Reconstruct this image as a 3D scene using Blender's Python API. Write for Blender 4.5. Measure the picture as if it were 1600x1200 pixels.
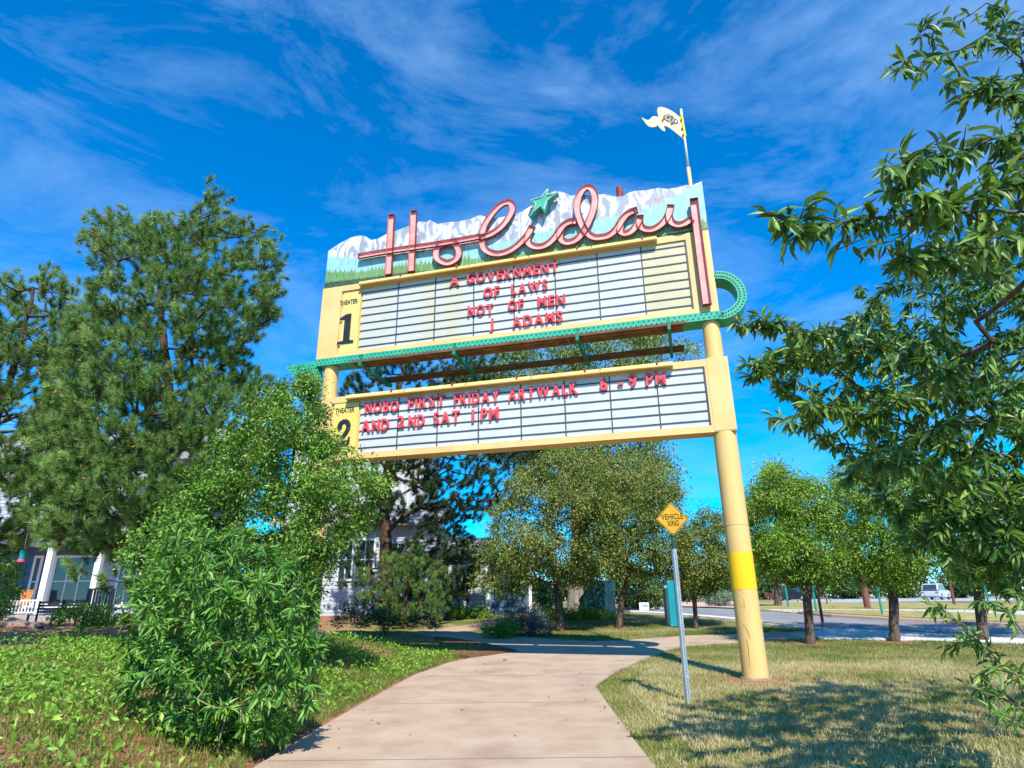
import bpy, bmesh, math, random
import numpy as np
from mathutils import Matrix, Vector
from mathutils.geometry import delaunay_2d_cdt

for o in list(bpy.data.objects):
    bpy.data.objects.remove(o)
scene = bpy.context.scene
col = scene.collection
PI = math.pi

# ------------------------------------------------------------------ camera
FPX = 963.77                       # focal length in pixels of the 1600 px wide photograph
PITCH, ROLL = math.radians(19.219), math.radians(0.6446)
EYE = 1.40
_c, _s, _cr, _sr = math.cos(PITCH), math.sin(PITCH), math.cos(ROLL), math.sin(ROLL)
cam_d = bpy.data.cameras.new('camera')
cam_d.sensor_fit = 'HORIZONTAL'; cam_d.sensor_width = 36.0
cam_d.lens = FPX / 1600 * 36.0
cam_d.clip_start = 0.05; cam_d.clip_end = 3000
cam = bpy.data.objects.new('camera', cam_d); col.objects.link(cam)
_R, _U, _F = Vector((1, 0, 0)), Vector((0, -_s, _c)), Vector((0, _c, _s))
_ax, _ay, _az = _R * _cr - _U * _sr, _R * _sr + _U * _cr, -_F
cam.matrix_world = Matrix(((_ax.x, _ay.x, _az.x, 0), (_ax.y, _ay.y, _az.y, 0), (_ax.z, _ay.z, _az.z, EYE), (0, 0, 0, 1)))
scene.camera = cam

# ------------------------------------------------------------------ light
SUN = Vector((0.15, -0.90, 1.0)).normalized()          # towards the sun
sun_el = math.asin(SUN.z); sun_az = math.atan2(SUN.x, SUN.y)
W = bpy.data.worlds.new('World'); scene.world = W; W.use_nodes = True
nt = W.node_tree; nt.nodes.clear()
def wn(t, **k):
    n = nt.nodes.new(t)
    for a, b in k.items(): setattr(n, a, b)
    return n
w_out = wn('ShaderNodeOutputWorld'); w_bg = wn('ShaderNodeBackground')
sky = wn('ShaderNodeTexSky', sky_type='NISHITA', sun_disc=False, sun_elevation=sun_el, sun_rotation=sun_az,
         altitude=1650, air_density=1.0, dust_density=0.25, ozone_density=3.0)
hs = wn('ShaderNodeHueSaturation'); hs.inputs['Saturation'].default_value = 1.36; hs.inputs['Value'].default_value = 1.38
hs.inputs['Hue'].default_value = 0.50
tc = wn('ShaderNodeTexCoord')
mp = wn('ShaderNodeMapping'); mp.inputs['Scale'].default_value = (1.0, 1.5, 3.2); mp.inputs['Rotation'].default_value = (0.35, 0.5, 0.4); mp.inputs['Location'].default_value = (0.35, 0.1, 0.2)
n1 = wn('ShaderNodeTexNoise'); n1.inputs['Scale'].default_value = 2.1; n1.inputs['Detail'].default_value = 9; n1.inputs['Roughness'].default_value = 0.66; n1.inputs['Distortion'].default_value = 0.5
rp = wn('ShaderNodeValToRGB'); rp.color_ramp.elements[0].position = 0.47; rp.color_ramp.elements[1].position = 0.84
rp.color_ramp.elements[0].color = (0, 0, 0, 1); rp.color_ramp.elements[1].color = (0.68, 0.68, 0.68, 1)
mx = wn('ShaderNodeMix', data_type='RGBA', blend_type='MIX')
tint = wn('ShaderNodeMix', data_type='RGBA', blend_type='MULTIPLY'); tint.inputs['Factor'].default_value = 1.0; tint.inputs['B'].default_value = (0.50, 0.80, 1.0, 1)
nt.links.new(sky.outputs[0], tint.inputs['A']); nt.links.new(tint.outputs['Result'], hs.inputs['Color'])
nt.links.new(tc.outputs['Generated'], mp.inputs['Vector']); nt.links.new(mp.outputs[0], n1.inputs['Vector'])
nt.links.new(n1.outputs['Fac'], rp.inputs['Fac']); nt.links.new(rp.outputs['Color'], mx.inputs['Factor'])
nt.links.new(hs.outputs['Color'], mx.inputs['A']); mx.inputs['B'].default_value = (1.9, 3.2, 5.4, 1)
nt.links.new(mx.outputs['Result'], w_bg.inputs['Color']); w_bg.inputs['Strength'].default_value = 0.15
nt.links.new(w_bg.outputs[0], w_out.inputs[0])
sd = bpy.data.lights.new('sun', 'SUN'); sd.energy = 5.0; sd.angle = math.radians(0.5); sd.color = (1.0, 0.94, 0.82)
so = bpy.data.objects.new('sun', sd); col.objects.link(so)
so.rotation_euler = SUN.to_track_quat('Z', 'Y').to_euler()
scene.view_settings.view_transform = 'Standard'; scene.view_settings.look = 'None'
scene.view_settings.exposure = 0.55; scene.view_settings.gamma = 1.0
scene.render.engine = 'CYCLES'
scene.cycles.max_bounces = 6; scene.cycles.diffuse_bounces = 2; scene.cycles.transmission_bounces = 3
scene.cycles.transparent_max_bounces = 4; scene.cycles.caustics_reflective = False; scene.cycles.caustics_refractive = False

# ------------------------------------------------------------------ photo geometry
def ray(x, y):
    a, b = x - 800, 600 - y
    u, v = a * _cr + b * _sr, -a * _sr + b * _cr
    return np.array([u, FPX * _c - v * _s, FPX * _s + v * _c])
CAM = np.array([0, 0, EYE])
def at(x, y, Y):                    # point on the pixel's ray at world depth Y
    d = ray(x, y); return CAM + d * (Y / d[1])
def proj(P):
    P = np.atleast_2d(P); x, y, z = P[:, 0], P[:, 1], P[:, 2] - EYE
    fw = y * _c + z * _s; up = -y * _s + z * _c
    fw = np.where(fw < 0.05, 0.05, fw)
    u, v = FPX * x / fw, FPX * up / fw
    return np.stack([800 + u * _cr - v * _sr, 600 - (u * _sr + v * _cr)], 1)
def sstep(a, b, x):
    t = np.clip((x - a) / (b - a), 0, 1); return t * t * (3 - 2 * t)
def H(x, y):                        # height of the ground
    x = np.asarray(x, float); y = np.asarray(y, float)
    z = 0.8 * sstep(13, 34, y)
    z = z + 0.42 * sstep(-2.3, -4.6, x) * (1 - sstep(16, 20, y)) * sstep(-2, 5, y)
    return z
def gp(x, y):                       # pixel -> point on the ground
    d = ray(x, y); d = d / d[1]
    Y = 2.0; prev = Y
    while Y < 400:
        p = CAM + d * Y
        if p[2] <= H(p[0], p[1]):
            lo, hi = prev, Y
            for _ in range(30):
                m = (lo + hi) / 2; p = CAM + d * m
                if p[2] <= H(p[0], p[1]): hi = m
                else: lo = m
            p = CAM + d * hi; p[2] = float(H(p[0], p[1])); return p
        prev = Y; Y *= 1.01
    p = CAM + d * 400; p[2] = float(H(p[0], p[1])); return p

# ------------------------------------------------------------------ materials
MATS = {}
def new_mat(name):
    m = bpy.data.materials.new(name); m.use_nodes = True; t = m.node_tree; t.nodes.clear()
    o = t.nodes.new('ShaderNodeOutputMaterial'); b = t.nodes.new('ShaderNodeBsdfPrincipled')
    t.links.new(b.outputs[0], o.inputs[0]); MATS[name] = m
    return m, t, b, o
def mat(name, c1, c2=None, scale=6.0, rough=0.6, bump=0.0, bscale=None, metal=0.0, spec=0.4, detail=6, stretch=(1, 1, 1), lo=0.35, hi=0.68, c3=None):
    """noise-mottled surface"""
    if name in MATS: return MATS[name]
    m, t, b, o = new_mat(name)
    c2 = c2 or tuple(v * 0.8 for v in c1)
    tc = t.nodes.new('ShaderNodeTexCoord'); mp = t.nodes.new('ShaderNodeMapping'); mp.inputs['Scale'].default_value = stretch
    t.links.new(tc.outputs['Object'], mp.inputs['Vector'])
    n = t.nodes.new('ShaderNodeTexNoise'); n.inputs['Scale'].default_value = scale; n.inputs['Detail'].default_value = detail; n.inputs['Roughness'].default_value = 0.62
    r = t.nodes.new('ShaderNodeValToRGB'); e = r.color_ramp.elements
    e[0].position = lo; e[1].position = hi; e[0].color = (*c1, 1); e[1].color = (*c2, 1)
    if c3:
        k = e.new((lo + hi) / 2); k.color = (*c3, 1)
    t.links.new(mp.outputs[0], n.inputs['Vector']); t.links.new(n.outputs['Fac'], r.inputs['Fac']); t.links.new(r.outputs['Color'], b.inputs['Base Color'])
    b.inputs['Roughness'].default_value = rough; b.inputs['Metallic'].default_value = metal; b.inputs['Specular IOR Level'].default_value = spec
    if bump:
        n2 = t.nodes.new('ShaderNodeTexNoise'); n2.inputs['Scale'].default_value = bscale or scale * 4; n2.inputs['Detail'].default_value = 5
        bp = t.nodes.new('ShaderNodeBump'); bp.inputs['Strength'].default_value = bump; bp.inputs['Distance'].default_value = 0.02
        t.links.new(mp.outputs[0], n2.inputs['Vector']); t.links.new(n2.outputs['Fac'], bp.inputs['Height']); t.links.new(bp.outputs[0], b.inputs['Normal'])
    return m
def leaf_mat(name, cols, trans=0.3, rough=0.45, spec=0.35, tcol=None):
    """leaf colour picked leaf by leaf through the 'rnd' attribute, with light passing through"""
    m, t, b, o = new_mat(name)
    a = t.nodes.new('ShaderNodeAttribute'); a.attribute_name = 'rnd'
    oi = t.nodes.new('ShaderNodeObjectInfo')
    r = t.nodes.new('ShaderNodeValToRGB'); e = r.color_ramp.elements
    e[0].position = 0; e[1].position = 1; e[0].color = (*cols[0], 1); e[1].color = (*cols[-1], 1)
    for i, c in enumerate(cols[1:-1]):
        k = e.new((i + 1) / (len(cols) - 1)); k.color = (*c, 1)
    t.links.new(a.outputs['Fac'], r.inputs['Fac'])
    t.links.new(r.outputs['Color'], b.inputs['Base Color']); b.inputs['Roughness'].default_value = rough; b.inputs['Specular IOR Level'].default_value = spec
    tr = t.nodes.new('ShaderNodeBsdfTranslucent'); mx = t.nodes.new('ShaderNodeMixShader'); mx.inputs[0].default_value = trans
    h = t.nodes.new('ShaderNodeHueSaturation'); h.inputs['Value'].default_value = 1.5; h.inputs['Hue'].default_value = 0.485
    t.links.new(r.outputs['Color'], h.inputs['Color']); t.links.new(h.outputs[0], tr.inputs['Color'])
    t.links.new(b.outputs[0], mx.inputs[1]); t.links.new(tr.outputs[0], mx.inputs[2]); t.links.new(mx.outputs[0], o.inputs[0])
    return m
def glass_mat(name, c, rough=0.08):
    m, t, b, o = new_mat(name)
    b.inputs['Base Color'].default_value = (*c, 1); b.inputs['Roughness'].default_value = rough; b.inputs['Specular IOR Level'].default_value = 0.9
    return m

# ------------------------------------------------------------------ mesh helpers
ROOT0 = np.zeros(3)
def origin(o):
    return np.array(o['_org']) if o is not None and '_org' in o else np.zeros(3)
ORG = {}
def tag(o, label=None, cat=None, group=None, kind=None):
    if label: o['label'] = label
    if cat: o['category'] = cat
    if group: o['group'] = group
    if kind: o['kind'] = kind
    return o
def empty(name, loc, label=None, cat=None, group=None):
    o = bpy.data.objects.new(name, None); col.objects.link(o); o.location = tuple(loc); o.empty_display_size = 0.2
    ORG[o.name] = np.array(loc, float)
    return tag(o, label, cat, group)
def link(name, me, mats, parent=None):
    o = bpy.data.objects.new(name, me); col.objects.link(o)
    if mats is not None:
        for m in (mats if isinstance(mats, (list, tuple)) else [mats]): me.materials.append(m)
    if parent is not None:
        o.parent = parent; ORG[o.name] = ORG[parent.name]
    else:
        ORG[o.name] = np.zeros(3)
    return o
class MB:
    """collects shapes in world coordinates; build() links them as one mesh object under parent"""
    def __init__(s): s.v = []; s.f = []; s.mi = []
    def poly(s, pts, faces, mi=0):
        k = len(s.v); s.v += [tuple(map(float, p)) for p in pts]; s.f += [tuple(i + k for i in f) for f in faces]; s.mi += [mi] * len(faces)
        return s
    def hexa(s, p, mi=0):           # 8 corners: bottom 4 then top 4
        return s.poly(p, [(3, 2, 1, 0), (4, 5, 6, 7), (0, 1, 5, 4), (1, 2, 6, 5), (2, 3, 7, 6), (3, 0, 4, 7)], mi)
    def box(s, x0, x1, y0, y1, z0, z1, mi=0):
        return s.hexa([(x0, y0, z0), (x1, y0, z0), (x1, y1, z0), (x0, y1, z0), (x0, y0, z1), (x1, y0, z1), (x1, y1, z1), (x0, y1, z1)], mi)
    def bar(s, a, b, w, h, up=(0, 0, 1), mi=0):
        a = Vector(a); b = Vector(b); d = (b - a).normalized(); sd = d.cross(Vector(up))
        if sd.length < 1e-4: sd = d.cross(Vector((1, 0, 0)))
        sd.normalize(); u = sd.cross(d); sd = sd * w / 2; u = u * h / 2
        return s.hexa([a - sd - u, a + sd - u, b + sd - u, b - sd - u, a - sd + u, a + sd + u, b + sd + u, b - sd + u], mi)
    def tube(s, pts, rad, n=12, cap=True, mi=0):
        pts = [Vector(p) for p in pts]
        if not isinstance(rad, (list, tuple)): rad = [rad] * len(pts)
        k = len(s.v); ref = None
        for i, p in enumerate(pts):
            d = (pts[min(i + 1, len(pts) - 1)] - pts[max(i - 1, 0)]).normalized()
            if ref is None: ref = d.orthogonal().normalized()
            ref = (ref - d * ref.dot(d)).normalized(); w = d.cross(ref)
            for j in range(n):
                a = 2 * PI * j / n; s.v.append(tuple(p + (ref * math.cos(a) + w * math.sin(a)) * rad[i]))
        for i in range(len(pts) - 1):
            for j in range(n):
                s.f.append((k + i * n + j, k + i * n + (j + 1) % n, k + (i + 1) * n + (j + 1) % n, k + (i + 1) * n + j)); s.mi.append(mi)
        if cap:
            s.f.append(tuple(k + j for j in reversed(range(n)))); s.mi.append(mi)
            e = k + (len(pts) - 1) * n; s.f.append(tuple(e + j for j in range(n))); s.mi.append(mi)
        return s
    def prism(s, front, back, mi=0):  # two matching outlines
        n = len(front)
        return s.poly(list(front) + list(back), [tuple(range(n)), tuple(reversed(range(n, 2 * n)))] + [(i, i + n, (i + 1) % n + n, (i + 1) % n) for i in range(n)], mi)
    def build(s, name, mats, parent=None, smooth=False, recalc=True, bevel=0):
        me = bpy.data.meshes.new(name); org = ORG[parent.name] if parent is not None else np.zeros(3)
        v = np.array(s.v) - org
        me.from_pydata([tuple(p) for p in v], [], s.f)
        if len(set(s.mi)) > 1: me.polygons.foreach_set('material_index', s.mi)
        if recalc or bevel:
            bm = bmesh.new(); bm.from_mesh(me); bmesh.ops.recalc_face_normals(bm, faces=bm.faces)
            if bevel: bmesh.ops.bevel(bm, geom=list(bm.edges), offset=bevel, segments=1, affect='EDGES', clamp_overlap=True)
            bm.to_mesh(me); bm.free()
        if smooth: me.polygons.foreach_set('use_smooth', [True] * len(me.polygons))
        me.update()
        return link(name, me, mats, parent)
def np_mesh(name, v, f, mats, parent=None, rnd=None, smooth=False, kind=None):
    """large meshes straight from numpy arrays (f: M x 3 or M x 4)"""
    me = bpy.data.meshes.new(name)
    v = np.asarray(v, np.float32) - (ORG[parent.name].astype(np.float32) if parent is not None else np.zeros(3, np.float32))
    f = np.asarray(f, np.int32); k = f.shape[1]
    me.vertices.add(len(v)); me.vertices.foreach_set('co', v.ravel())
    me.loops.add(f.size); me.loops.foreach_set('vertex_index', f.ravel())
    me.polygons.add(len(f)); me.polygons.foreach_set('loop_start', np.arange(len(f), dtype=np.int32) * k)
    me.polygons.foreach_set('loop_total', np.full(len(f), k, np.int32))
    if rnd is not None:
        a = me.attributes.new('rnd', 'FLOAT', 'POINT'); a.data.foreach_set('value', np.asarray(rnd, np.float32))
    if smooth: me.polygons.foreach_set('use_smooth', np.ones(len(f), bool))
    me.update(calc_edges=True)
    o = link(name, me, mats, parent)
    if kind: o['kind'] = kind
    return o
def inst(tv, tf, P, X, Y, Z, sc, rnd=None):
    """stack copies of a template (tv, tf) in frames X,Y,Z at P scaled by sc -> one vertex / face array"""
    n = len(P); m = len(tv); sc = np.asarray(sc, float).reshape(n, -1)
    if sc.shape[1] == 1: sc = np.repeat(sc, 3, 1)
    v = (P[:, None, :] + (tv[None, :, 0, None] * sc[:, None, 0, None]) * X[:, None, :] + (tv[None, :, 1, None] * sc[:, None, 1, None]) * Y[:, None, :]
         + (tv[None, :, 2, None] * sc[:, None, 2, None]) * Z[:, None, :]).reshape(-1, 3)
    f = (tf[None] + (np.arange(n) * m)[:, None, None]).reshape(-1, tf.shape[1])
    return v, f, (None if rnd is None else np.repeat(rnd, m))
def unit(a):
    return a / np.maximum(np.linalg.norm(a, axis=-1, keepdims=True), 1e-9)
def frames(D, N):
    X = unit(D); Y = unit(np.cross(N, X)); return X, Y, np.cross(X, Y)
def cdt_sheet(name, outline, dz, m, spacing=1.0, skirt=0.0, kind='structure', parent=None):
    """flat sheet with a given outline that follows the ground, dz above it"""
    out = [(float(p[0]), float(p[1])) for p in outline]
    # densify
    pts = []
    for i, p in enumerate(out):
        q = out[(i + 1) % len(out)]; L = math.dist(p, q); n = max(1, int(L / spacing))
        pts += [(p[0] + (q[0] - p[0]) * k / n, p[1] + (q[1] - p[1]) * k / n) for k in range(n)]
    nb = len(pts); xs = [p[0] for p in pts]; ys = [p[1] for p in pts]
    P = np.array(pts)
    gx, gy = np.meshgrid(np.arange(min(xs), max(xs), spacing), np.arange(min(ys), max(ys), spacing))
    g = np.stack([gx.ravel(), gy.ravel()], 1)
    if len(g) < 60000:
        g = g[inside(P, g)]
        allp = [Vector(p) for p in pts] + [Vector(p) for p in g]
        vo, eo, fo, *_ = delaunay_2d_cdt(allp, [(i, (i + 1) % nb) for i in range(nb)], [list(range(nb))], 1, 1e-4)
    vv = np.array([(v.x, v.y) for v in vo]); z = H(vv[:, 0], vv[:, 1]) + dz
    b = MB(); b.poly(np.column_stack([vv, z]), [tuple(f) for f in fo])
    if skirt:
        for i in range(nb):
            p, q = pts[i], pts[(i + 1) % nb]; zp, zq = float(H(*p)) + dz, float(H(*q)) + dz
            b.poly([(p[0], p[1], zp), (q[0], q[1], zq), (q[0], q[1], zq - skirt), (p[0], p[1], zp - skirt)], [(0, 1, 2, 3)])
    o = b.build(name, m, parent)
    if kind and parent is None: o['kind'] = kind
    return o
def inside(poly, pts):
    x, y = pts[:, 0], pts[:, 1]; r = np.zeros(len(pts), bool); n = len(poly)
    for i in range(n):
        x0, y0 = poly[i]; x1, y1 = poly[(i + 1) % n]
        if y0 == y1: continue
        c = ((y0 > y) != (y1 > y)) & (x < (x1 - x0) * (y - y0) / (y1 - y0) + x0); r ^= c
    return r
def vnoise(x, y, seed=0):           # smooth 2-D noise, about 0..1
    r = np.random.default_rng(seed); v = 0; a = 0
    for k in range(5):
        fx, fy = r.normal(0, 1.0, 2) * (1.5 ** k) * 0.6; ph = r.uniform(0, 6.28, 2)
        gx, gy = -fy, fx
        w = 0.75 ** k; v = v + w * np.sin(fx * x + fy * y + ph[0]) * np.cos(gx * x * 0.8 + gy * y * 0.8 + ph[1]); a += w
    return 0.5 + 0.5 * v / a * 1.6

# ------------------------------------------------------------------ setting
def axis(lo, a, b, hi, fine, k=1.12):
    c = list(np.arange(a, b + 1e-6, fine)); st = fine
    L = [a]; 
    while L[-1] > lo: st *= k; L.append(L[-1] - st)
    st = fine; R = [c[-1]]
    while R[-1] < hi: st *= k; R.append(R[-1] + st)
    return np.array(L[:0:-1] + c + R[1:])
xs, ys = axis(-900, -16, 22, 900, 0.35), axis(-60, -2, 40, 1500, 0.35)
gx, gy = np.meshgrid(xs, ys); gz = H(gx, gy)
nx, ny = len(xs), len(ys)
idx = np.arange(nx * ny).reshape(ny, nx)
gf = np.stack([idx[:-1, :-1], idx[:-1, 1:], idx[1:, 1:], idx[1:, :-1]], -1).reshape(-1, 4)
soilness = sstep(-1.2, -2.4, gx) * (1 - sstep(19, 24, gy))
soilness = np.maximum(soilness, sstep(-4, -9, gx))
for (px, py, r) in ((1180, 1063, 1.1), (1265, 1006, 0.9), (1397, 1002, 0.9), (875, 986, 0.7), (967, 981, 0.7)):
    c = gp(px, py); soilness = np.maximum(soilness, 0.95 * sstep(r, r * 0.45, np.hypot(gx - c[0], gy - c[1])))
m, t, b, o = new_mat('ground_soil_and_grass')
tcn = t.nodes.new('ShaderNodeTexCoord')
def nz(scale, detail=6, rough=0.65):
    n = t.nodes.new('ShaderNodeTexNoise'); n.inputs['Scale'].default_value = scale; n.inputs['Detail'].default_value = detail; n.inputs['Roughness'].default_value = rough
    t.links.new(tcn.outputs['Object'], n.inputs['Vector']); return n
def ramp(src, stops):
    r = t.nodes.new('ShaderNodeValToRGB'); e = r.color_ramp.elements
    e[0].position, e[0].color = stops[0][0], (*stops[0][1], 1); e[1].position, e[1].color = stops[-1][0], (*stops[-1][1], 1)
    for p, c in stops[1:-1]: k = e.new(p); k.color = (*c, 1)
    t.links.new(src, r.inputs['Fac']); return r
rg = ramp(nz(0.55).outputs['Fac'], [(0.30, (0.12, 0.17, 0.035)), (0.46, (0.20, 0.20, 0.06)), (0.58, (0.36, 0.29, 0.13)), (0.75, (0.42, 0.33, 0.17))])
rs = ramp(nz(9, 8).outputs['Fac'], [(0.3, (0.20, 0.085, 0.04)), (0.5, (0.36, 0.17, 0.09)), (0.7, (0.50, 0.30, 0.17))])
at_ = t.nodes.new('ShaderNodeAttribute'); at_.attribute_name = 'rnd'
mixn = t.nodes.new('ShaderNodeMix'); mixn.data_type = 'RGBA'
t.links.new(at_.outputs['Fac'], mixn.inputs['Factor']); t.links.new(rg.outputs[0], mixn.inputs['A']); t.links.new(rs.outputs[0], mixn.inputs['B'])
mul = t.nodes.new('ShaderNodeMix'); mul.data_type = 'RGBA'; mul.blend_type = 'MULTIPLY'; mul.inputs['Factor'].default_value = 0.55
rf = ramp(nz(38, 4).outputs['Fac'], [(0.3, (0.45, 0.45, 0.45)), (0.65, (1.2, 1.2, 1.2))])
t.links.new(mixn.outputs['Result'], mul.inputs['A']); t.links.new(rf.outputs[0], mul.inputs['B'])
t.links.new(mul.outputs['Result'], b.inputs['Base Color']); b.inputs['Roughness'].default_value = 0.95; b.inputs['Specular IOR Level'].default_value = 0.1
bpn = t.nodes.new('ShaderNodeBump'); bpn.inputs['Strength'].default_value = 0.7; bpn.inputs['Distance'].default_value = 0.04
t.links.new(nz(45, 5).outputs['Fac'], bpn.inputs['Height']); t.links.new(bpn.outputs[0], b.inputs['Normal'])
ground = np_mesh('ground', np.stack([gx, gy, gz], -1).reshape(-1, 3), gf, m, rnd=soilness.ravel(), smooth=True, kind='structure')

M_conc = mat('concrete_path', (0.32, 0.225, 0.155), (0.50, 0.38, 0.28), scale=1.3, rough=0.85, bump=0.15, bscale=90, spec=0.2, detail=12, lo=.28, hi=.72, c3=(0.43, 0.315, 0.225))
M_conc2 = mat('pale_concrete', (0.55, 0.53, 0.50), (0.68, 0.66, 0.63), scale=1.2, rough=0.85, bump=0.1, bscale=40, spec=0.2)
M_asph = mat('asphalt', (0.20, 0.20, 0.215), (0.27, 0.265, 0.28), scale=0.8, rough=0.9, bump=0.15, bscale=50, spec=0.2)
M_asph2 = mat('far_road_surface', (0.34, 0.34, 0.36), (0.42, 0.42, 0.44), scale=0.3, rough=0.9, spec=0.2)
M_kerb = mat('red_kerb_concrete', (0.36, 0.25, 0.21), (0.45, 0.33, 0.27), scale=3, rough=0.9)
M_med = mat('dry_median_grass', (0.23, 0.22, 0.06), (0.42, 0.35, 0.15), scale=1.5, rough=0.95, bump=0.5, bscale=25, spec=0.1)
M_grav = mat('pink_gravel', (0.50, 0.31, 0.25), (0.66, 0.47, 0.40), scale=9, rough=0.95, bump=0.6, bscale=30, spec=0.1)

def G(*pp): return [gp(*p)[:2] for p in pp]
# the walkway: concrete slabs between sawn joints
left_e = [(-2.35, -6), (-2.35, 4), (-2.25, 8)] + [tuple(q) for q in G((615, 1075), (650, 1056), (700, 1038), (740, 1029), (812, 1020))]
far_e = [tuple(q) for q in G((765, 1009), (715, 1000), (672, 994))] + [tuple(q) for q in G((640, 989), (690, 984), (735, 977), (778, 967), (797, 968), (772, 978), (733, 988), (765, 993), (830, 998), (880, 1001), (930, 1004), (980, 1002), (1070, 995), (1150, 992), (1200, 990), (1260, 988))]
near_e = [tuple(q) for q in G((1275, 998), (1200, 1001), (1152, 1005), (1075, 1010), (1040, 1018), (1010, 1030), (965, 1050), (930, 1075))] + [(1.22, 8), (1.15, 4), (1.15, -6)]
WALK = np.array(left_e + far_e + near_e)
walk = cdt_sheet('walkway', WALK, 0.035, M_conc, spacing=0.7, skirt=0.12)
# tooled joints across the path, thin recessed strips of darker grit
M_joint = mat('joint_grit', (0.16, 0.12, 0.09), (0.24, 0.18, 0.13), scale=30, rough=1.0)
for yy in (3.2, 6.4, 9.6, 12.8):
    xl, xr = -2.25 if yy < 9 else -1.9, 1.2 if yy < 10 else 1.75
    if yy > 12: xl, xr = -1.45, 1.95
    b = MB(); zz = [float(H(xl, yy)), float(H(xr, yy))]
    b.hexa([(xl, yy - .008, zz[0] + .03), (xr, yy - .008, zz[1] + .03), (xr, yy + .008, zz[1] + .03), (xl, yy + .008, zz[0] + .03),
            (xl, yy - .008, zz[0] + .0375), (xr, yy - .008, zz[1] + .0375), (xr, yy + .008, zz[1] + .0375), (xl, yy + .008, zz[0] + .0375)])
    b.build('joint', M_joint, walk)
SIDEW = G((1192, 976), (1240, 979), (1297, 984), (1340, 985), (1390, 988), (1470, 993), (1540, 997), (1640, 1003), (1640, 1009), (1540, 1004), (1450, 1001), (1380, 1000.5), (1278, 999), (1262, 988.5), (1290, 987))
cdt_sheet('sidewalk', SIDEW, 0.05, M_conc2, spacing=0.6, skirt=0.12)
STREET = G((940, 953), (985, 948.5), (1045, 949), (1110, 951), (1180, 954.5), (1260, 961), (1300, 964), (1390, 969.5), (1500, 975), (1620, 982), (1700, 987), (1700, 1006), (1640, 1001.5), (1540, 995.5), (1470, 991.5), (1390, 986.5), (1340, 983.5), (1300, 981), (1240, 976.5), (1150, 968.5), (1060, 961), (985, 956.5))
cdt_sheet('street', STREET, 0.012, M_asph, spacing=1.0)
cdt_sheet('street_kerb', G((985, 957), (1060, 961.5), (1150, 969), (1192, 973), (1192, 975), (1150, 971.5), (1060, 963.5), (985, 958.6)), 0.10, M_conc2, spacing=0.7, skirt=0.12)
MEDIAN = G((1255, 959.5), (1300, 958), (1400, 959), (1500, 962), (1620, 967), (1620, 980), (1500, 974), (1390, 968.5), (1300, 963))
cdt_sheet('median', MEDIAN, 0.14, M_med, spacing=0.8, skirt=0.14)
cdt_sheet('median_kerb', G((1250, 959), (1300, 963.3), (1390, 968.8), (1500, 974.3), (1620, 980.3), (1620, 982.6), (1500, 976.3), (1390, 970.8), (1300, 965), (1247, 960)), 0.11, M_kerb, spacing=0.8, skirt=0.14)
cdt_sheet('far_street', G((1195, 953), (1280, 952.5), (1400, 952), (1620, 955), (1620, 964), (1500, 961), (1400, 958), (1300, 957), (1240, 957.5)), 0.016, M_conc2, spacing=2.0)
cdt_sheet('verge', G((1180, 941), (1300, 941.5), (1420, 942.5), (1620, 946), (1620, 954), (1400, 951), (1280, 951.5), (1180, 953)), 0.05, M_med, spacing=3.0, skirt=0.06)
far = [at(px, 940, 1) for px in (1120, 1700)]
cdt_sheet('highway', [(22, 60), (60, 52), (150, 75), (190, 170), (60, 130)], 0.02, M_asph2, spacing=6.0)
cdt_sheet('gravel_bed', G((960, 947.5), (985, 947.5), (1045, 948), (1110, 950), (1172, 953), (1172, 942), (1140, 940), (1080, 941), (1000, 943.5), (950, 945)), 0.06, M_grav, spacing=2.0)
# the mulch wedge between the two arms of the path
cdt_sheet('mulch', G((806, 1019.6), (768, 1026), (735, 1030.5), (700, 1026), (690, 1012), (680, 998), (700, 999.5), (730, 1004), (768, 1011)), 0.075, mat('mulch', (0.10, 0.05, 0.03), (0.26, 0.13, 0.07), scale=14, rough=1, bump=0.8, bscale=60, spec=0.1), spacing=0.3, skirt=0.1)
# ------------------------------------------------------------------ the drive-in sign
SY = math.radians(15.322); SC = EYE / 1.65
D_ = np.array([-math.cos(SY), math.sin(SY), 0]); N_ = np.array([-math.sin(SY), -math.cos(SY), 0]); B_ = np.array([5.008, 14.16, 0]) * SC
Zv = np.array([0, 0, 1.0])
def sg(s, z, o=0.0): return B_ + D_ * s + N_ * o + Zv * z          # sign coordinates: s to the left, z up, o out of the face
def sz(px, py, o=0.0):
    r = ray(px, py); p0 = B_ + N_ * o; k = ((p0 - CAM) @ N_) / (r @ N_); P = CAM + r * k
    return float((P - p0) @ D_), float(P[2])
def sbox(b, s0, s1, z0, z1, o0, o1, mi=0):
    return b.hexa([sg(s1, z0, o1), sg(s0, z0, o1), sg(s0, z0, o0), sg(s1, z0, o0), sg(s1, z1, o1), sg(s0, z1, o1), sg(s0, z1, o0), sg(s1, z1, o0)], mi)
M_cream = mat('cream_paint', (0.66, 0.44, 0.17), (0.74, 0.52, 0.22), scale=1.1, rough=0.5, bump=0.04, spec=0.35, c3=(0.71, 0.485, 0.195))
M_gold = mat('golden_trim', (0.68, 0.43, 0.13), (0.74, 0.52, 0.21), scale=1.5, rough=0.5)
M_pole = mat('pole_paint', (0.64, 0.41, 0.14), (0.74, 0.52, 0.20), scale=0.9, rough=0.5, bump=0.05, bscale=20, stretch=(1, 1, 0.3), c3=(0.71, 0.475, 0.17))
M_band = mat('bright_yellow_paint', (0.82, 0.53, 0.005), (0.86, 0.58, 0.01), scale=2, rough=0.5)
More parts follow.
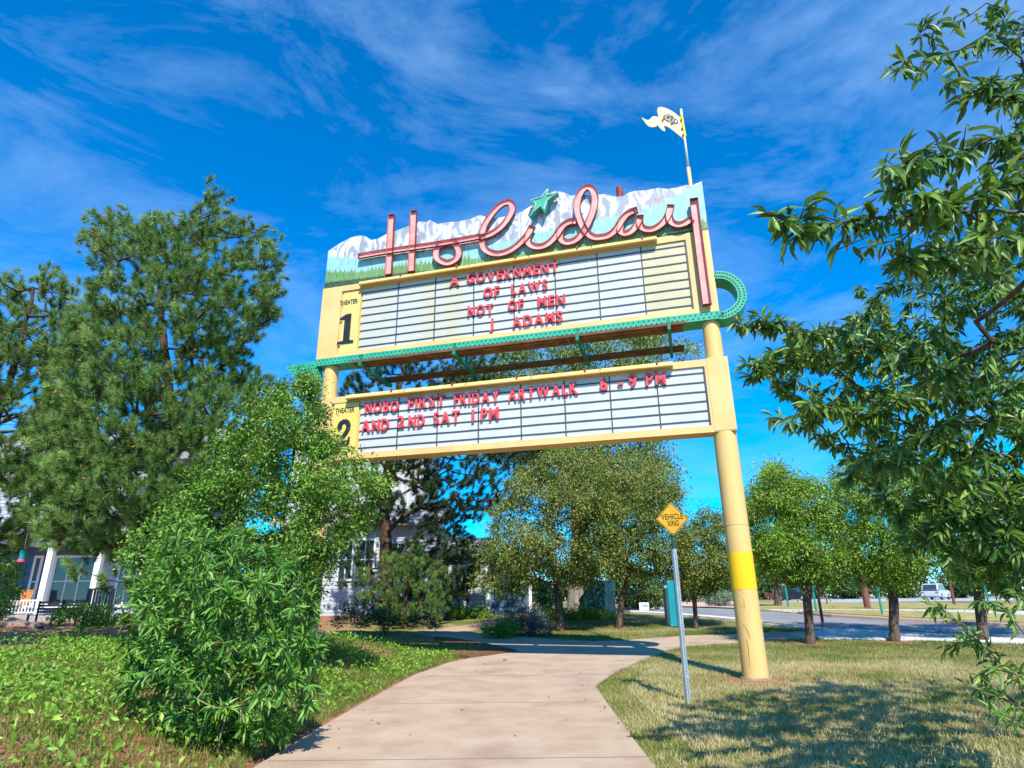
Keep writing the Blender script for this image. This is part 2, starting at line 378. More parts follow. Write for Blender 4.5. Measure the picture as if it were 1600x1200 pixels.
M_green = mat('green_enamel', (0.02, 0.33, 0.20), (0.05, 0.42, 0.28), scale=1.8, rough=0.45)
M_dkgreen = mat('dark_green_enamel', (0.01, 0.17, 0.085), (0.02, 0.22, 0.12), scale=2, rough=0.5)
M_hole = mat('socket_black', (0.012, 0.03, 0.025), (0.02, 0.05, 0.04), rough=0.8)
M_panel = mat('milky_panel', (0.50, 0.52, 0.51), (0.56, 0.57, 0.55), scale=2.0, rough=0.4, spec=0.4, stretch=(1, 1, 0.12), c3=(0.54, 0.555, 0.54))
M_panely = mat('stained_panel', (0.50, 0.52, 0.50), (0.54, 0.48, 0.27), scale=1.6, rough=0.4, stretch=(1, 1, 0.1), lo=0.40, hi=0.68)
M_panelc = mat('aged_cream_panel', (0.52, 0.46, 0.28), (0.57, 0.51, 0.34), scale=1.5, rough=0.45, stretch=(1, 1, 0.15))
M_olive = mat('faded_olive_panel', (0.60, 0.52, 0.16), (0.66, 0.56, 0.20), scale=1.6, rough=0.5, stretch=(1, 1, 0.3))
M_yelp = mat('warm_yellow_panel', (0.70, 0.50, 0.10), (0.76, 0.58, 0.16), scale=1.6, rough=0.5)
M_rail = mat('dark_rail', (0.045, 0.05, 0.055), (0.09, 0.10, 0.10), scale=8, rough=0.5, metal=0.3)
M_red = mat('red_plastic', (0.62, 0.05, 0.06), (0.72, 0.10, 0.10), scale=6, rough=0.35, spec=0.5)
M_pink = mat('faded_pink_red', (0.80, 0.27, 0.25), (0.90, 0.42, 0.38), scale=3.5, rough=0.5, c3=(0.86, 0.34, 0.31))
M_rim = mat('maroon_rim', (0.16, 0.025, 0.025), (0.30, 0.06, 0.055), scale=9, rough=0.6)
M_black = mat('black_paint', (0.012, 0.014, 0.016), (0.022, 0.025, 0.03), rough=0.5)
M_wood = mat('weathered_planks', (0.09, 0.045, 0.022), (0.22, 0.12, 0.06), scale=5, rough=0.85, bump=0.4, bscale=30, stretch=(0.6, 0.6, 6), c3=(0.15, 0.075, 0.035))
M_tube = mat('white_neon_glass', (0.70, 0.62, 0.60), (0.8, 0.75, 0.72), rough=0.2)

sign_base = sg(4.6, 0)
SIGN = empty('theater_sign', (sign_base[0], sign_base[1], float(H(sign_base[0], sign_base[1]))), 'tall cream drive-in marquee sign with pink script letters on two round posts', 'sign')
uL, uR, uB, uT = 8.383, 0.298, 7.294, 9.027
bL, bR, bB, bT = 9.546, -0.208, 7.173, 9.186
lL, lR, lT, lB = 8.195, 0.230, 5.958, 4.678
cL, cR, cT, cB = 9.42, -0.234, 6.115, 4.535
DEP = 0.42
# posts -------------------------------------------------------
OP = -0.20
sR = float(np.mean([sz(px, py, OP)[0] for px, py in ((1137, 714), (1177, 1027), (1153.7, 840), (1113.5, 540))]))
sLp = cL - (sR - cR)
for s_, zg in ((sR, 0.0), (sLp, None)):
    q = sg(s_, 0, OP); g0 = float(H(q[0], q[1]))
    b = MB(); b.tube([sg(s_, g0 - 0.3, OP), sg(s_, cB + .01, OP)], 0.226, 32, cap=False)
    p = b.build('post', M_pole, SIGN, smooth=False)
    for pl in p.data.polygons: pl.use_smooth = len(pl.vertices) == 4
    zr = sz(1150, 820, OP)[1] + g0
    b = MB(); b.tube([sg(s_, zr - .015, OP), sg(s_, zr + .015, OP)], 0.2305, 32); b.build('weld_ring', M_pole, p)
    b = MB(); b.tube([sg(s_, g0 + sz(1160, 921, OP)[1], OP), sg(s_, g0 + sz(1156, 864, OP)[1], OP)], 0.2285, 32, cap=False); w = b.build('painted_band', M_band, p, smooth=True)
    b = MB(); b.tube([sg(s_, cT - .01, OP), sg(s_, bB - .19, OP)], 0.182, 28, cap=False); k = b.build('upper_post', M_pole, SIGN)
    for pl in k.data.polygons: pl.use_smooth = len(pl.vertices) == 4
    b = MB(); b.tube([sg(s_, g0 - .06, OP), sg(s_, g0 + 0.035, OP)], [0.30, 0.262], 28); b.build('footing', mat('dirty_concrete', (0.22, 0.16, 0.12), (0.36, 0.28, 0.22), scale=9, rough=.95), SIGN)
# rust runs and scratches on the right post
M_rust = mat('rust_streak', (0.09, 0.025, 0.01), (0.20, 0.07, 0.02), scale=20, rough=0.9)
for pts in (((1167, 1000), (1169.5, 1015), (1170.5, 1028), (1172, 1045)), ((1161, 975), (1168, 985), (1172, 998)), ((1159, 946), (1164, 952)), ((1155, 921), (1163, 928)), ((1162, 936), (1163.5, 950))):
    P = []
    for (px, py) in pts:
        s_, z_ = sz(px, py, OP); ds = s_ - sR; oo = OP + math.sqrt(max(0.226 ** 2 - ds * ds, 0.001)) ; s2, z2 = sz(px, py, oo)
        ds = s2 - sR; oo = OP + math.sqrt(max(0.2265 ** 2 - ds * ds, 0.001)); P.append(sg(s2, z2, oo))
    MB().tube(P, [0.003, 0.0055, 0.004, 0.002][:len(P)] if len(P) > 2 else 0.0025, 5).build('rust_run', M_rust, SIGN)
# cabinets ----------------------------------------------------
def cabinet(name, s0, s1, z0, z1, wL, wR, wB, wT):
    """hollow cabinet with a recessed face: back box + four frame members"""
    b = MB()
    sbox(b, s0, s1, z0, z1, -DEP, -0.05)
    sbox(b, s0, wR, z0, z1, -0.05, 0.0); sbox(b, wL, s1, z0, z1, -0.05, 0.0)
    sbox(b, wR, wL, z0, wB, -0.05, 0.0); sbox(b, wR, wL, wT, z1, -0.05, 0.0)
    return b
up = cabinet('upper', bR, bL, bB, bT, 8.98, uR, uB, uT).build('upper_cabinet', M_cream, SIGN)
lo = cabinet('lower', cR, cL, cB, cT, 8.98, lR, lB, lT).build('lower_cabinet', M_cream, SIGN)
b = MB(); sbox(b, cR + .1, cL - .05, cB - .004, cB + .05, -DEP + .02, -.012); b.build('soffit', M_gold, lo)
b = MB(); sbox(b, cR - .012, lR - .05, cB + 0.02, cT + .012, -DEP - .01, 0.012); b.build('end_box', M_cream, lo)
def face(parent, L, R, B, T, nrail, cols, rail_zs, top_bar_end):
    n = 8; w = (L - R) / n
    for i in range(n):                                   # i = 0 is the leftmost
        s1, s0 = L - i * w, L - (i + 1) * w
        b = MB(); sbox(b, s0 + .012, s1 - .012, B, T, -0.049, -0.035); b.build('panel', cols[i], parent)
    for i in range(n + 1):
        if 0 < i < n:
            s_ = L - i * w; b = MB(); sbox(b, s_ - .0125, s_ + .0125, B, T, -0.048, -0.022); b.build('divider', M_rail, parent)
    b = MB(); sbox(b, R, R + .03, B, T, -0.048, -0.005); b.build('edge_strip', M_rail, parent)
    for z in rail_zs:
        b = MB()
        # thin channel that sags a little between dividers
        for i in range(n):
            s1, s0 = L - i * w, L - (i + 1) * w; sg_ = random.uniform(-.006, .006); m_ = (s0 + s1) / 2
            for a, c, za, zc in ((s1, m_, 0, sg_), (m_, s0, sg_, 0)):
                p = [sg(a, z - .013 + za, -.020), sg(c, z - .013 + zc, -.020), sg(c, z - .013 + zc, -.034), sg(a, z - .013 + za, -.034), sg(a, z + .013 + za, -.020), sg(c, z + .013 + zc, -.020), sg(c, z + .013 + zc, -.034), sg(a, z + .013 + za, -.034)]
                b.hexa(p)
        b.build('rail', M_rail, parent)
random.seed(5)
uw = (uT - uB)
face(up, uL, uR, uB, uT, 8, [M_panely, M_panely, M_panely, M_panel, M_panel, M_panely, M_panel, M_panelc], [uT - .13 - k * 0.214 for k in range(8)], 0)
face(lo, lL, lR, lB, lT, 6, [M_panel] * 8, [lT - .135 - k * 0.206 for k in range(6)], 0)
# hooded light strips above the faces
for par, z0, s_end, s_beg in ((up, uT, sz(1027, 372)[0], uL + .05), (lo, lT, sz(1052, 570)[0], lL + .35)):
    n = 5; w = (s_beg - s_end) / n
    for i in range(n):
        b = MB(); a, c = s_end + i * w + .012, s_end + (i + 1) * w - .012
        b.prism([sg(a, z0 + .03, 0.002), sg(a, z0 + .15, 0.002), sg(a, z0 + .145, .10), sg(a, z0 + .05, .16), sg(a, z0 + .03, .15)],
                [sg(c, z0 + .03, 0.002), sg(c, z0 + .15, 0.002), sg(c, z0 + .145, .10), sg(c, z0 + .05, .16), sg(c, z0 + .03, .15)])
        b.build('light_hood', M_gold, par)
        b = MB(); sbox(b, a + .3, a + .33, z0 + .10, z0 + .17, .0, .17); b.build('hood_clip', M_rim, par)
# number panels
def font_mesh(body, size=1.0, extrude=0.02, bevel=0.0, bold=0.0):
    c = bpy.data.curves.new('txt', 'FONT'); c.body = body; c.size = size; c.extrude = extrude; c.bevel_depth = bevel; c.offset = bold; c.resolution_u = 3
    o = bpy.data.objects.new('txt', c); col.objects.link(o); bpy.context.view_layer.update()
    dg = bpy.context.evaluated_depsgraph_get(); me = bpy.data.meshes.new_from_object(o.evaluated_get(dg))
    bpy.data.objects.remove(o); bpy.data.curves.remove(c)
    v = np.zeros(len(me.vertices) * 3); me.vertices.foreach_get('co', v); v = v.reshape(-1, 3)
    f = [tuple(p.vertices) for p in me.polygons]; bpy.data.meshes.remove(me)
    return v, f
def text_on(name, body, frame, width, height, m, parent, extrude=0.004, bold=0.0):
    """one piece of lettering; frame maps (x, y, z) in metres, origin at the text's centre"""
    v, f = font_mesh(body, 1.0, extrude, 0, bold)
    lo_, hi_ = v.min(0), v.max(0); c = (lo_ + hi_) / 2; sx, sy = width / (hi_[0] - lo_[0]), height / (hi_[1] - lo_[1])
    P = [frame((p[0] - c[0]) * sx, (p[1] - c[1]) * sy, p[2]) for p in v]
    b = MB(); b.poly(P, f); return b.build(name, m, parent, recalc=False)
def sframe(s0, z0, o0, tilt=0.0):
    ct, st = math.cos(tilt), math.sin(tilt)
    return lambda x, y, z: sg(s0 - (x * ct - y * st), z0 + (x * st + y * ct), o0 + z)
np1 = MB(); sbox(np1, uL + .03, 8.90, uB - .07, uT - .06, -.02, -.003); np1 = np1.build('number_panel', M_olive, up)
np2 = MB(); sbox(np2, lL + .04, 8.90, lB - .03, lT - .02, -.02, -.003); np2 = np2.build('number_panel', M_yelp, lo)
s_, z_ = sz(545, 472); text_on('lettering', 'THEATER', sframe(s_, z_, .002), .52, .13, M_black, np1, .003, .015)
s_, z_ = sz(539, 641); text_on('lettering', 'THEATER', sframe(s_, z_, .002), .52, .13, M_black, np2, .003, .015)
def glyph(name, pts, s0, z0, m, parent, o=.003):
    f = [sg(s0 - x, z0 + y, o + .012) for x, y in pts]; bk = [sg(s0 - x, z0 + y, o - .002) for x, y in pts]
    MB().prism(f, bk).build(name, m, parent)
one = [(-.17, 0), (.17, 0), (.17, .06), (.085, .075), (.085, .74), (-.02, .74), (-.15, .66), (-.15, .60), (-.05, .62), (-.05, .075), (-.17, .06)]
sa, za = sz(539.5, 537); sb_, zb = sz(543, 491); k = (zb - za) / .74
glyph('numeral', [(x * 1.2 * k, y * k) for x, y in one], (sa + sb_) / 2, za, M_black, np1)
two = [(-.21, 0), (.21, 0), (.22, .24), (.17, .24), (.15, .15), (-.02, .15), (.14, .32), (.21, .45), (.215, .57), (.17, .68), (.08, .74), (-.04, .74), (-.15, .68), (-.20, .58), (-.19, .48), (-.12, .44), (-.06, .48), (-.05, .56), (-.03, .61), (.02, .63), (.07, .59), (.085, .51), (.06, .43), (-.03, .30), (-.21, .10)]
sa, za = sz(536, 697); sb_, zb = sz(537, 655.5); k = (zb - za) / .74
glyph('numeral', [(x * .95 * k, y * k) for x, y in two], (sa + sb_) / 2, za, M_black, np2)
# changeable red letters
GC = {}
def put_word(word, x0, y0, x1, y1, h, parent):
    """word between two pixels (left and right ends at mid letter height) on the face"""
    o0 = -0.012; s0, z0 = sz(x0, y0, o0); s1, z1 = sz(x1, y1, o0)
    adv = []
    for ch in word:
        if ch not in GC:
            v, f = font_mesh(ch, 1.0, 0.05, 0.014, 0.016); GC[ch] = (v, f)
        v = GC[ch][0]; adv.append((v[:, 0].max() - v[:, 0].min()))
    cap = 0.70; sc = h / cap; widths = [max(a, .12) for a in adv]; gap = 0
    wf = 0.92
    if len(word) > 1:
        wf = min(.92, ((s0 - s1) - .045 * (len(word) - 1)) / (sum(widths) * sc)); gap = ((s0 - s1) - sum(widths) * sc * wf) / (len(word) - 1)
    x = 0
    for i, ch in enumerate(word):
        v, f = GC[ch]; wv = widths[i] * sc * wf; k = (x + wv / 2) / max(s0 - s1, .01)
        cs, cz = s0 - (x + wv / 2), z0 + (z1 - z0) * k + random.uniform(-.006, .006)
        t_ = random.uniform(-.03, .03); fr = sframe(cs, cz, o0, t_); mid = (v[:, 0].max() + v[:, 0].min()) / 2
        yc = (v[:, 1].max() + v[:, 1].min()) / 2 if ch != '-' else .36
        P = [fr((p[0] - mid) * sc * wf, (p[1] - yc) * sc, (p[2] + .055) * .36) for p in v]
        MB().poly(P, f).build('letter', M_red, parent, recalc=False)
        x += wv + gap
def Z1(x, y): return 480 + x / 4, 260 + y / 4
def Z2(x, y): return 820 + x / 4, 260 + y / 4
def Z3(x, y): return 440 + x / 4.286, 480 + y / 4.286
def Z4(x, y): return 800 + x / 4.21, 500 + y / 4.21
hh = 0.255
for wd, a, c in (('A', Z1(893, 724), Z1(943, 718)), ('GOVERNMENT', Z1(1000, 706), Z2(212, 630)), ('OF', Z1(1103, 794), Z1(1203, 782)), ('LAWS', Z1(1277, 774), Z2(143, 740)),
                 ('NOT', Z1(1006, 908), Z1(1164, 892)), ('OF', Z1(1257, 872), Z1(1353, 864)), ('MEN', Z2(82, 850), Z2(254, 832)), ('J', Z1(1140, 996), Z1(1183, 992)), ('ADAMS', Z1(1283, 978), Z2(236, 938))):
    put_word(wd, *a, *c, hh, up)
for wd, a, c in (('NOBO', Z3(562, 676), Z3(788, 660)), ('FIRST', Z3(850, 648), Z3(1098, 626)), ('FRIDAY', Z3(1156, 622), Z3(1462, 596)), ('ARTWALK', Z3(1520, 592), Z4(434, 446)), ('6', Z4(578, 424), Z4(634, 420)),
                 ('-', Z4(697, 408), Z4(724, 404)), ('9', Z4(768, 404), Z4(828, 398)), ('PM', Z4(880, 396), Z4(1012, 384)), ('AND', Z3(540, 800), Z3(722, 786)), ('2', Z3(778, 772), Z3(828, 768)),
                 ('ND', Z3(852, 768), Z3(960, 758)), ('SAT', Z3(1020, 748), Z3(1195, 734)), ('1', Z3(1276, 728), Z3(1300, 726)), ('PM', Z3(1336, 722), Z3(1456, 712))):
    put_word(wd, *a, *c, 0.27, lo)
# painted mountain board --------------------------------------
def P_(pp): return [sz(*p) for p in pp]
ridge = [(509, 392), (520, 386), (532, 378), (548, 370), (560, 367), (570, 368), (579, 374), (590, 372), (604, 364), (615, 361), (635, 353), (655, 345), (665, 346), (671, 343), (683, 349), (700, 346), (717, 345), (737, 340), (748, 335), (760, 338), (775, 340), (788, 337), (800, 333), (812, 331), (822, 325), (834, 317), (847, 307), (858, 301), (867, 297.5), (880, 299), (892, 305), (905, 302), (920, 304), (935, 303), (945, 302), (960, 306), (972, 306), (982, 300), (992, 297), (1010, 296), (1030, 292), (1042, 294), (1057, 292), (1072, 288), (1082, 288), (1090, 284.5), (1096.5, 282)]
rz = P_(ridge); rz[0] = (bL - .02, rz[0][1]); rz[-1] = (bR + .0, rz[-1][1])
m, t, bs, o = new_mat('painted_snow_peaks')
tcn = t.nodes.new('ShaderNodeTexCoord'); mpn = t.nodes.new('ShaderNodeMapping'); mpn.inputs['Rotation'].default_value = (0, 0.6, 0); mpn.inputs['Scale'].default_value = (1, 1, 0.45); t.links.new(tcn.outputs['Object'], mpn.inputs['Vector'])
nn = t.nodes.new('ShaderNodeTexNoise'); nn.inputs['Scale'].default_value = 5.0; nn.inputs['Detail'].default_value = 3; nn.inputs['Distortion'].default_value = 1.2; t.links.new(mpn.outputs[0], nn.inputs['Vector'])
rr = ramp(nn.outputs['Fac'], [(0.40, (0.60, 0.61, 0.66)), (0.49, (0.52, 0.54, 0.62)), (0.53, (0.36, 0.38, 0.46)), (0.60, (0.28, 0.30, 0.36))]); rr.color_ramp.interpolation = 'EASE'
n3 = t.nodes.new('ShaderNodeTexNoise'); n3.inputs['Scale'].default_value = 2.2; n3.inputs['Detail'].default_value = 7; n3.inputs['Roughness'].default_value = .7; t.links.new(tcn.outputs['Object'], n3.inputs['Vector'])
r3 = ramp(n3.outputs['Fac'], [(0.62, (0, 0, 0)), (0.70, (1, 1, 1))]); mm = t.nodes.new('ShaderNodeMix'); mm.data_type = 'RGBA'
t.links.new(r3.outputs[0], mm.inputs['Factor']); t.links.new(rr.outputs[0], mm.inputs['A']); mm.inputs['B'].default_value = (0.45, 0.17, 0.05, 1)
t.links.new(mm.outputs['Result'], bs.inputs['Base Color']); bs.inputs['Roughness'].default_value = 0.5
M_snow = m
low = [(bR, bT - .0), (bL - .02, bT - .0)]
out = rz + low
b = MB(); b.prism([sg(s_, z_, -.03) for s_, z_ in out], [sg(s_, z_, -.085) for s_, z_ in out]); mural = b.build('mountain_board', M_snow, SIGN)
M_teal = mat('painted_hazy_forest', (0.20, 0.44, 0.42), (0.36, 0.60, 0.60), scale=7, rough=0.5, stretch=(3, 3, 0.5), c3=(0.27, 0.52, 0.50))
M_fgreen = mat('painted_green_forest', (0.10, 0.22, 0.07), (0.22, 0.34, 0.15), scale=7, rough=0.5, stretch=(3, 3, 0.5), c3=(0.15, 0.29, 0.11))
M_fdark = mat('painted_dark_shrubs', (0.02, 0.05, 0.025), (0.08, 0.13, 0.06), scale=14, rough=0.5)
def band(name, line, tooth_w, tooth_h, o_, m, seed):
    """a painted band with a fir-tree top edge"""
    rnd_ = random.Random(seed); L = P_(line); L[0] = (bL - .02, L[0][1]); L[-1] = (bR, L[-1][1])
    ss = [p[0] for p in L][::-1]; zs = [p[1] for p in L][::-1]; rs = [p[0] for p in rz][::-1]; rzz = [p[1] for p in rz][::-1]
    s_ = bL - .02; top = []
    while s_ > bR:
        w = tooth_w * rnd_.uniform(.6, 1.4); h = tooth_h * rnd_.uniform(.3, 1.0)
        for ds, dz in ((0, 0), (-w / 2, h)):
            q = max(s_ + ds, bR); zz = float(np.interp(q, ss, zs)) + dz; top.append((q, min(zz, float(np.interp(q, rs, rzz)) - .004)))
        s_ -= w
    top.append((bR, float(zs[0])))
    b = MB()
    for (a, za), (c, zc) in zip(top[:-1], top[1:]):
        if a - c < 1e-5: continue
        b.poly([sg(a, bT, o_), sg(c, bT, o_), sg(c, max(zc, bT), o_), sg(a, max(za, bT), o_)], [(0, 1, 2, 3)])
    b.build(name, m, mural)
band('painted_forest', [(508, 404), (560, 405), (640, 398), (700, 392), (760, 384), (800, 376), (840, 365), (900, 354), (940, 343), (1000, 332), (1040, 318), (1065, 303), (1092, 286)], .07, .16, -.027, M_teal, 2)
band('painted_forest', [(507, 426), (560, 426), (620, 417), (700, 409), (760, 403), (820, 396), (860, 387), (900, 380), (960, 373), (1000, 367), (1040, 360), (1080, 353), (1105, 347)], .09, .17, -.024, M_fgreen, 3)
band('painted_shrubs', [(506, 442), (560, 436), (620, 428), (700, 419), (760, 411), (820, 403), (860, 396), (900, 390), (960, 381), (1000, 374), (1040, 367), (1080, 361), (1105, 357)], .06, .06, -.021, M_fdark, 4)
b = MB(); sbox(b, bR + .0, bL - .02, bT - .03, bT + .035, -.13, -.086); b.build('board_rail', M_rim, SIGN)
for s_ in (1.0, 3.0, 5.0, 7.0, 8.8):
    b = MB(); sbox(b, s_ - .03, s_ + .03, bT - .2, bT + .75, -.20, -.088); b.build('board_brace', M_rim, SIGN)
s_, z_ = sz(968, 300, -.3); b = MB(); b.tube([sg(s_, z_ - .5, -.3), sg(s_, z_ + .12, -.3)], .085, 10); b.build('vent_cap', M_rim, SIGN)
s_, z_ = sz(1060, 361, -.02); text_on('painter_signature', 'Kound Dena', sframe(s_, z_, -.018, .03), .44, .07, mat('white_paint', (.75, .75, .75)), mural, .001, 0)
# pink script ------------------------------------------------
def smooth_line(p, n=6):
    p = np.array(p, float); out = []
    q = np.vstack([2 * p[0] - p[1], p, 2 * p[-1] - p[-2]])
    for i in range(1, len(q) - 2):
        for k in range(n):
            t_ = k / n; a, b_, c, d = q[i - 1], q[i], q[i + 1], q[i + 2]
            out.append(0.5 * ((2 * b_) + (-a + c) * t_ + (2 * a - 5 * b_ + 4 * c - d) * t_ ** 2 + (-a + 3 * b_ - 3 * c + d) * t_ ** 3))
    out.append(q[-2]); return np.array(out)
def channel(line, width, o0, depth, parent, closed=False, straight=False):
    """open channel letter: floor and inner walls (pink), outer walls and lip (maroon), glass tube on the floor"""
    c = np.array(line, float) if straight else smooth_line(line)
    if closed: c = c[:-1]
    n = len(c)
    tg = (np.roll(c, -1, 0) - np.roll(c, 1, 0)) if closed else np.gradient(c, axis=0)
    tg = tg / np.linalg.norm(tg, axis=1, keepdims=True); nr = np.stack([-tg[:, 1], tg[:, 0]], 1)
    th = .010; w = width / 2
    rings = {k: c + nr * k for k in (-w, -w + th, w - th, w)}
    def col_(k, o): return [sg(p[0], p[1], o) for p in rings[k]]
    def strip(b, A, C):
        m_ = n if closed else n - 1
        b.poly(A + C, [(i, (i + 1) % n, (i + 1) % n + n, i + n) for i in range(m_)])
    f = MB(); strip(f, col_(-w + th, o0 + .012), col_(w - th, o0 + .012)); strip(f, col_(-w + th, o0 + .012), col_(-w + th, o0 + depth - .002)); strip(f, col_(w - th, o0 + .012), col_(w - th, o0 + depth - .002))
    r = MB(); strip(r, col_(-w, o0), col_(w, o0)); strip(r, col_(-w, o0), col_(-w, o0 + depth)); strip(r, col_(w, o0), col_(w, o0 + depth))
    strip(r, col_(-w, o0 + depth), col_(-w + th, o0 + depth)); strip(r, col_(w, o0 + depth), col_(w - th, o0 + depth))
    if not closed:
        for i, sgn in ((0, 1), (n - 1, -1)):
            a, b_ = rings[-w][i], rings[w][i]; e = tg[i] * th * sgn
            r.hexa([sg(*a, o0), sg(*b_, o0), sg(*(b_ + e), o0), sg(*(a + e), o0), sg(*a, o0 + depth), sg(*b_, o0 + depth), sg(*(b_ + e), o0 + depth), sg(*(a + e), o0 + depth)])
    L = f.build('channel_letter', M_pink, parent); r.build('rim', M_rim, L)
    return L
ZO = .10
def zs1(*pp): return [sz(*Z1(*p), ZO) for p in pp]
def zs2(*pp): return [sz(*Z2(*p), ZO) for p in pp]
channel(zs1((527, 303), (517, 490), (508, 676)), .175, .05, .085, SIGN, straight=True)
channel(zs1((666, 279), (658, 470), (650, 658)), .175, .05, .085, SIGN, straight=True)
channel(zs1((320, 562), (480, 534), (640, 510), (800, 487), (950, 462), (1084, 437)), .15, .062, .062, SIGN)
channel(zs1((876, 473), (925, 485), (948, 530), (932, 575), (880, 601), (828, 585), (804, 548), (822, 497), (876, 473)), .17, .05, .06, SIGN, closed=True)
channel(zs1((1075, 445), (1150, 418), (1215, 372), (1262, 310), (1283, 255), (1262, 222), (1210, 238), (1150, 300), (1105, 375), (1090, 450), (1105, 508), (1150, 538), (1210, 542), (1280, 515), (1345, 462), (1385, 412), (1408, 372)), .165, .045, .06, SIGN)
channel(zs2((46, 372), (22, 425), (18, 465), (50, 496), (100, 500), (150, 478), (195, 432), (235, 375), (280, 345), (322, 343)), .165, .054, .06, SIGN)
channel(zs2((300, 344), (250, 358), (222, 400), (226, 450), (262, 472), (320, 455), (365, 405), (405, 330), (432, 250), (437, 180), (412, 132), (372, 135), (338, 185), (326, 255), (345, 330), (380, 400), (425, 438), (480, 440), (530, 425), (575, 385), (612, 325), (655, 285), (705, 268)), .165, .046, .06, SIGN)
channel(zs2((690, 275), (635, 302), (602, 352), (598, 400), (625, 418), (668, 402), (700, 362), (722, 312)), .16, .057, .06, SIGN)
channel(zs2((722, 303), (718, 350), (740, 385), (790, 392), (840, 370), (880, 330), (905, 280), (913, 238)), .16, .050, .06, SIGN)
channel(zs2((912, 240), (902, 300), (915, 345), (955, 364), (1000, 355), (1045, 325)), .16, .061, .06, SIGN)
channel(zs2((1056, 205), (1085, 440), (1113, 660), (1140, 866)), .185, .05, .11, SIGN, straight=True)
# star
st = zs2((157, 140), (150, 186), (212, 178), (150, 232), (128, 300), (100, 270), (36, 328), (66, 262), (36, 222), (108, 202))
b = MB(); b.prism([sg(s_, z_, .20) for s_, z_ in st], [sg(s_, z_, .04) for s_, z_ in st]); star = b.build('star', M_green, SIGN)
cs = np.mean(np.array(st), 0); ins = [cs + (np.array(p) - cs) * .78 for p in st]
MB().tube([sg(p[0], p[1], .215) for p in ins + ins[:1]], .012, 6).build('star_tube', M_tube, star)
# green arrow band with bulb sockets --------------------------
zb0, zb1 = bB - .19, bB - .001; s_l = bL + .0
AO, AI = .035, -DEP - .02
arm = MB(); sbox(arm, bR - .02, s_l, zb0, zb1, AI, AO)
arrow = arm.build('arrow_band', M_green, SIGN)
curl_px = [(1190, 678), (1225, 676), (1262, 683), (1300, 702), (1334, 735), (1355, 778), (1358, 822), (1340, 865), (1305, 900), (1262, 922), (1216, 934)]
cu = smooth_line([sz(*Z2(*p), AO) for p in curl_px], 5)
cu[-1] = (bR - .021, (zb0 + zb1) / 2)
tg = np.gradient(cu, axis=0); tg /= np.linalg.norm(tg, axis=1, keepdims=True); nr = np.stack([-tg[:, 1], tg[:, 0]], 1); hw = .092
b = MB(); A, C = cu + nr * hw, cu - nr * hw; n = len(cu)
pts = [sg(*p, AO) for p in A] + [sg(*p, AO) for p in C] + [sg(*p, AI) for p in A] + [sg(*p, AI) for p in C]; fs = []
for i in range(n - 1):
    fs += [(i, i + 1, n + i + 1, n + i), (2 * n + i, 3 * n + i, 3 * n + i + 1, 2 * n + i + 1), (i, 2 * n + i, 2 * n + i + 1, i + 1), (n + i, n + i + 1, 3 * n + i + 1, 3 * n + i)]
fs += [(0, n, 3 * n, 2 * n), (n - 1, 3 * n - 1, 4 * n - 1, 2 * n - 1)]
b.poly(pts, fs); b.build('arrow_tail', M_green, SIGN)
hd = [sz(*p, AO) for p in ((493, 563.5), (466, 568), (446, 573), (453, 581), (484.5, 611), (496, 591), (495, 577))]
b = MB(); b.prism([sg(*p, AO - .001) for p in hd], [sg(*p, AO - .25) for p in hd]); ahead = b.build('arrow_head', M_green, SIGN)
b = MB(); k = 0
def disc(b, s_, z_, o_, r):
    b.poly([sg(s_ + r * math.cos(a * PI / 3), z_ + r * math.sin(a * PI / 3), o_) for a in range(6)], [(0, 1, 2, 3, 4, 5)])
s_ = bR
while s_ < s_l:
    disc(b, s_, zb0 + .05, AO + .003, .020); disc(b, s_ + .055, zb0 + .135, AO + .003, .020); s_ += .11
for i in range(0, n - 1, 2):
    for q, w_ in ((0, -.042), (1, .042)):
        p = cu[min(i + q, n - 1)] + nr[min(i + q, n - 1)] * w_; disc(b, p[0], p[1], AO + .003, .020)
tag(b.build('bulb_sockets', M_hole, arrow, recalc=False), kind='stuff')
b = MB(); hp = np.array(hd); g = np.stack(np.meshgrid(np.arange(hp[:, 0].min(), hp[:, 0].max(), .085), np.arange(hp[:, 1].min(), hp[:, 1].max(), .085)), -1).reshape(-1, 2); g = g + np.stack([((g[:, 1] / .085).astype(int) % 2) * .04, np.zeros(len(g))], 1)
ctr = hp.mean(0)
for p in g[inside(ctr + (hp - ctr) * .86, g)]: disc(b, p[0], p[1], AO + .003, .020)
tag(b.build('bulb_sockets', M_hole, ahead, recalc=False), kind='stuff')
# catwalk under the upper cabinet ------------------------------
ZW = 6.80
for s_ in (0.86, 2.80, 5.64, 8.02):
    b = MB(); sbox(b, s_ - .035, s_ + .035, ZW - .13, ZW - .045, -1.2, .50); sbox(b, s_ - .03, s_ + .03, ZW - .045, zb0 - .002, -.10, -.02); sbox(b, s_ - .03, s_ + .03, ZW - .045, zb0 - .002, -.42, -.34)
    sbox(b, s_ - .03, s_ + .03, ZW - .045, ZW + .16, .43, .485)
    b.build('catwalk_bracket', M_dkgreen, SIGN)
for o0, o1 in ((.06, .23), (.245, .42), (-.80, -.94), (-.955, -1.12)):
    o0, o1 = min(o0, o1), max(o0, o1); prev = .56
    for s1 in (3.1 + random.uniform(-.3, .3), 5.75 + random.uniform(-.3, .3), 8.26):
        z_ = ZW + random.uniform(-.006, .006)
        b = MB(); sbox(b, prev + .008, s1 - .008, z_ - .042, z_ + .012, o0, o1); b.build('plank', M_wood, SIGN, bevel=.006); prev = s1
b = MB(); sbox(b, .5, 8.3, ZW - .03, ZW + .03, .43, .47); b.build('plank_edge_angle', M_wood, SIGN)
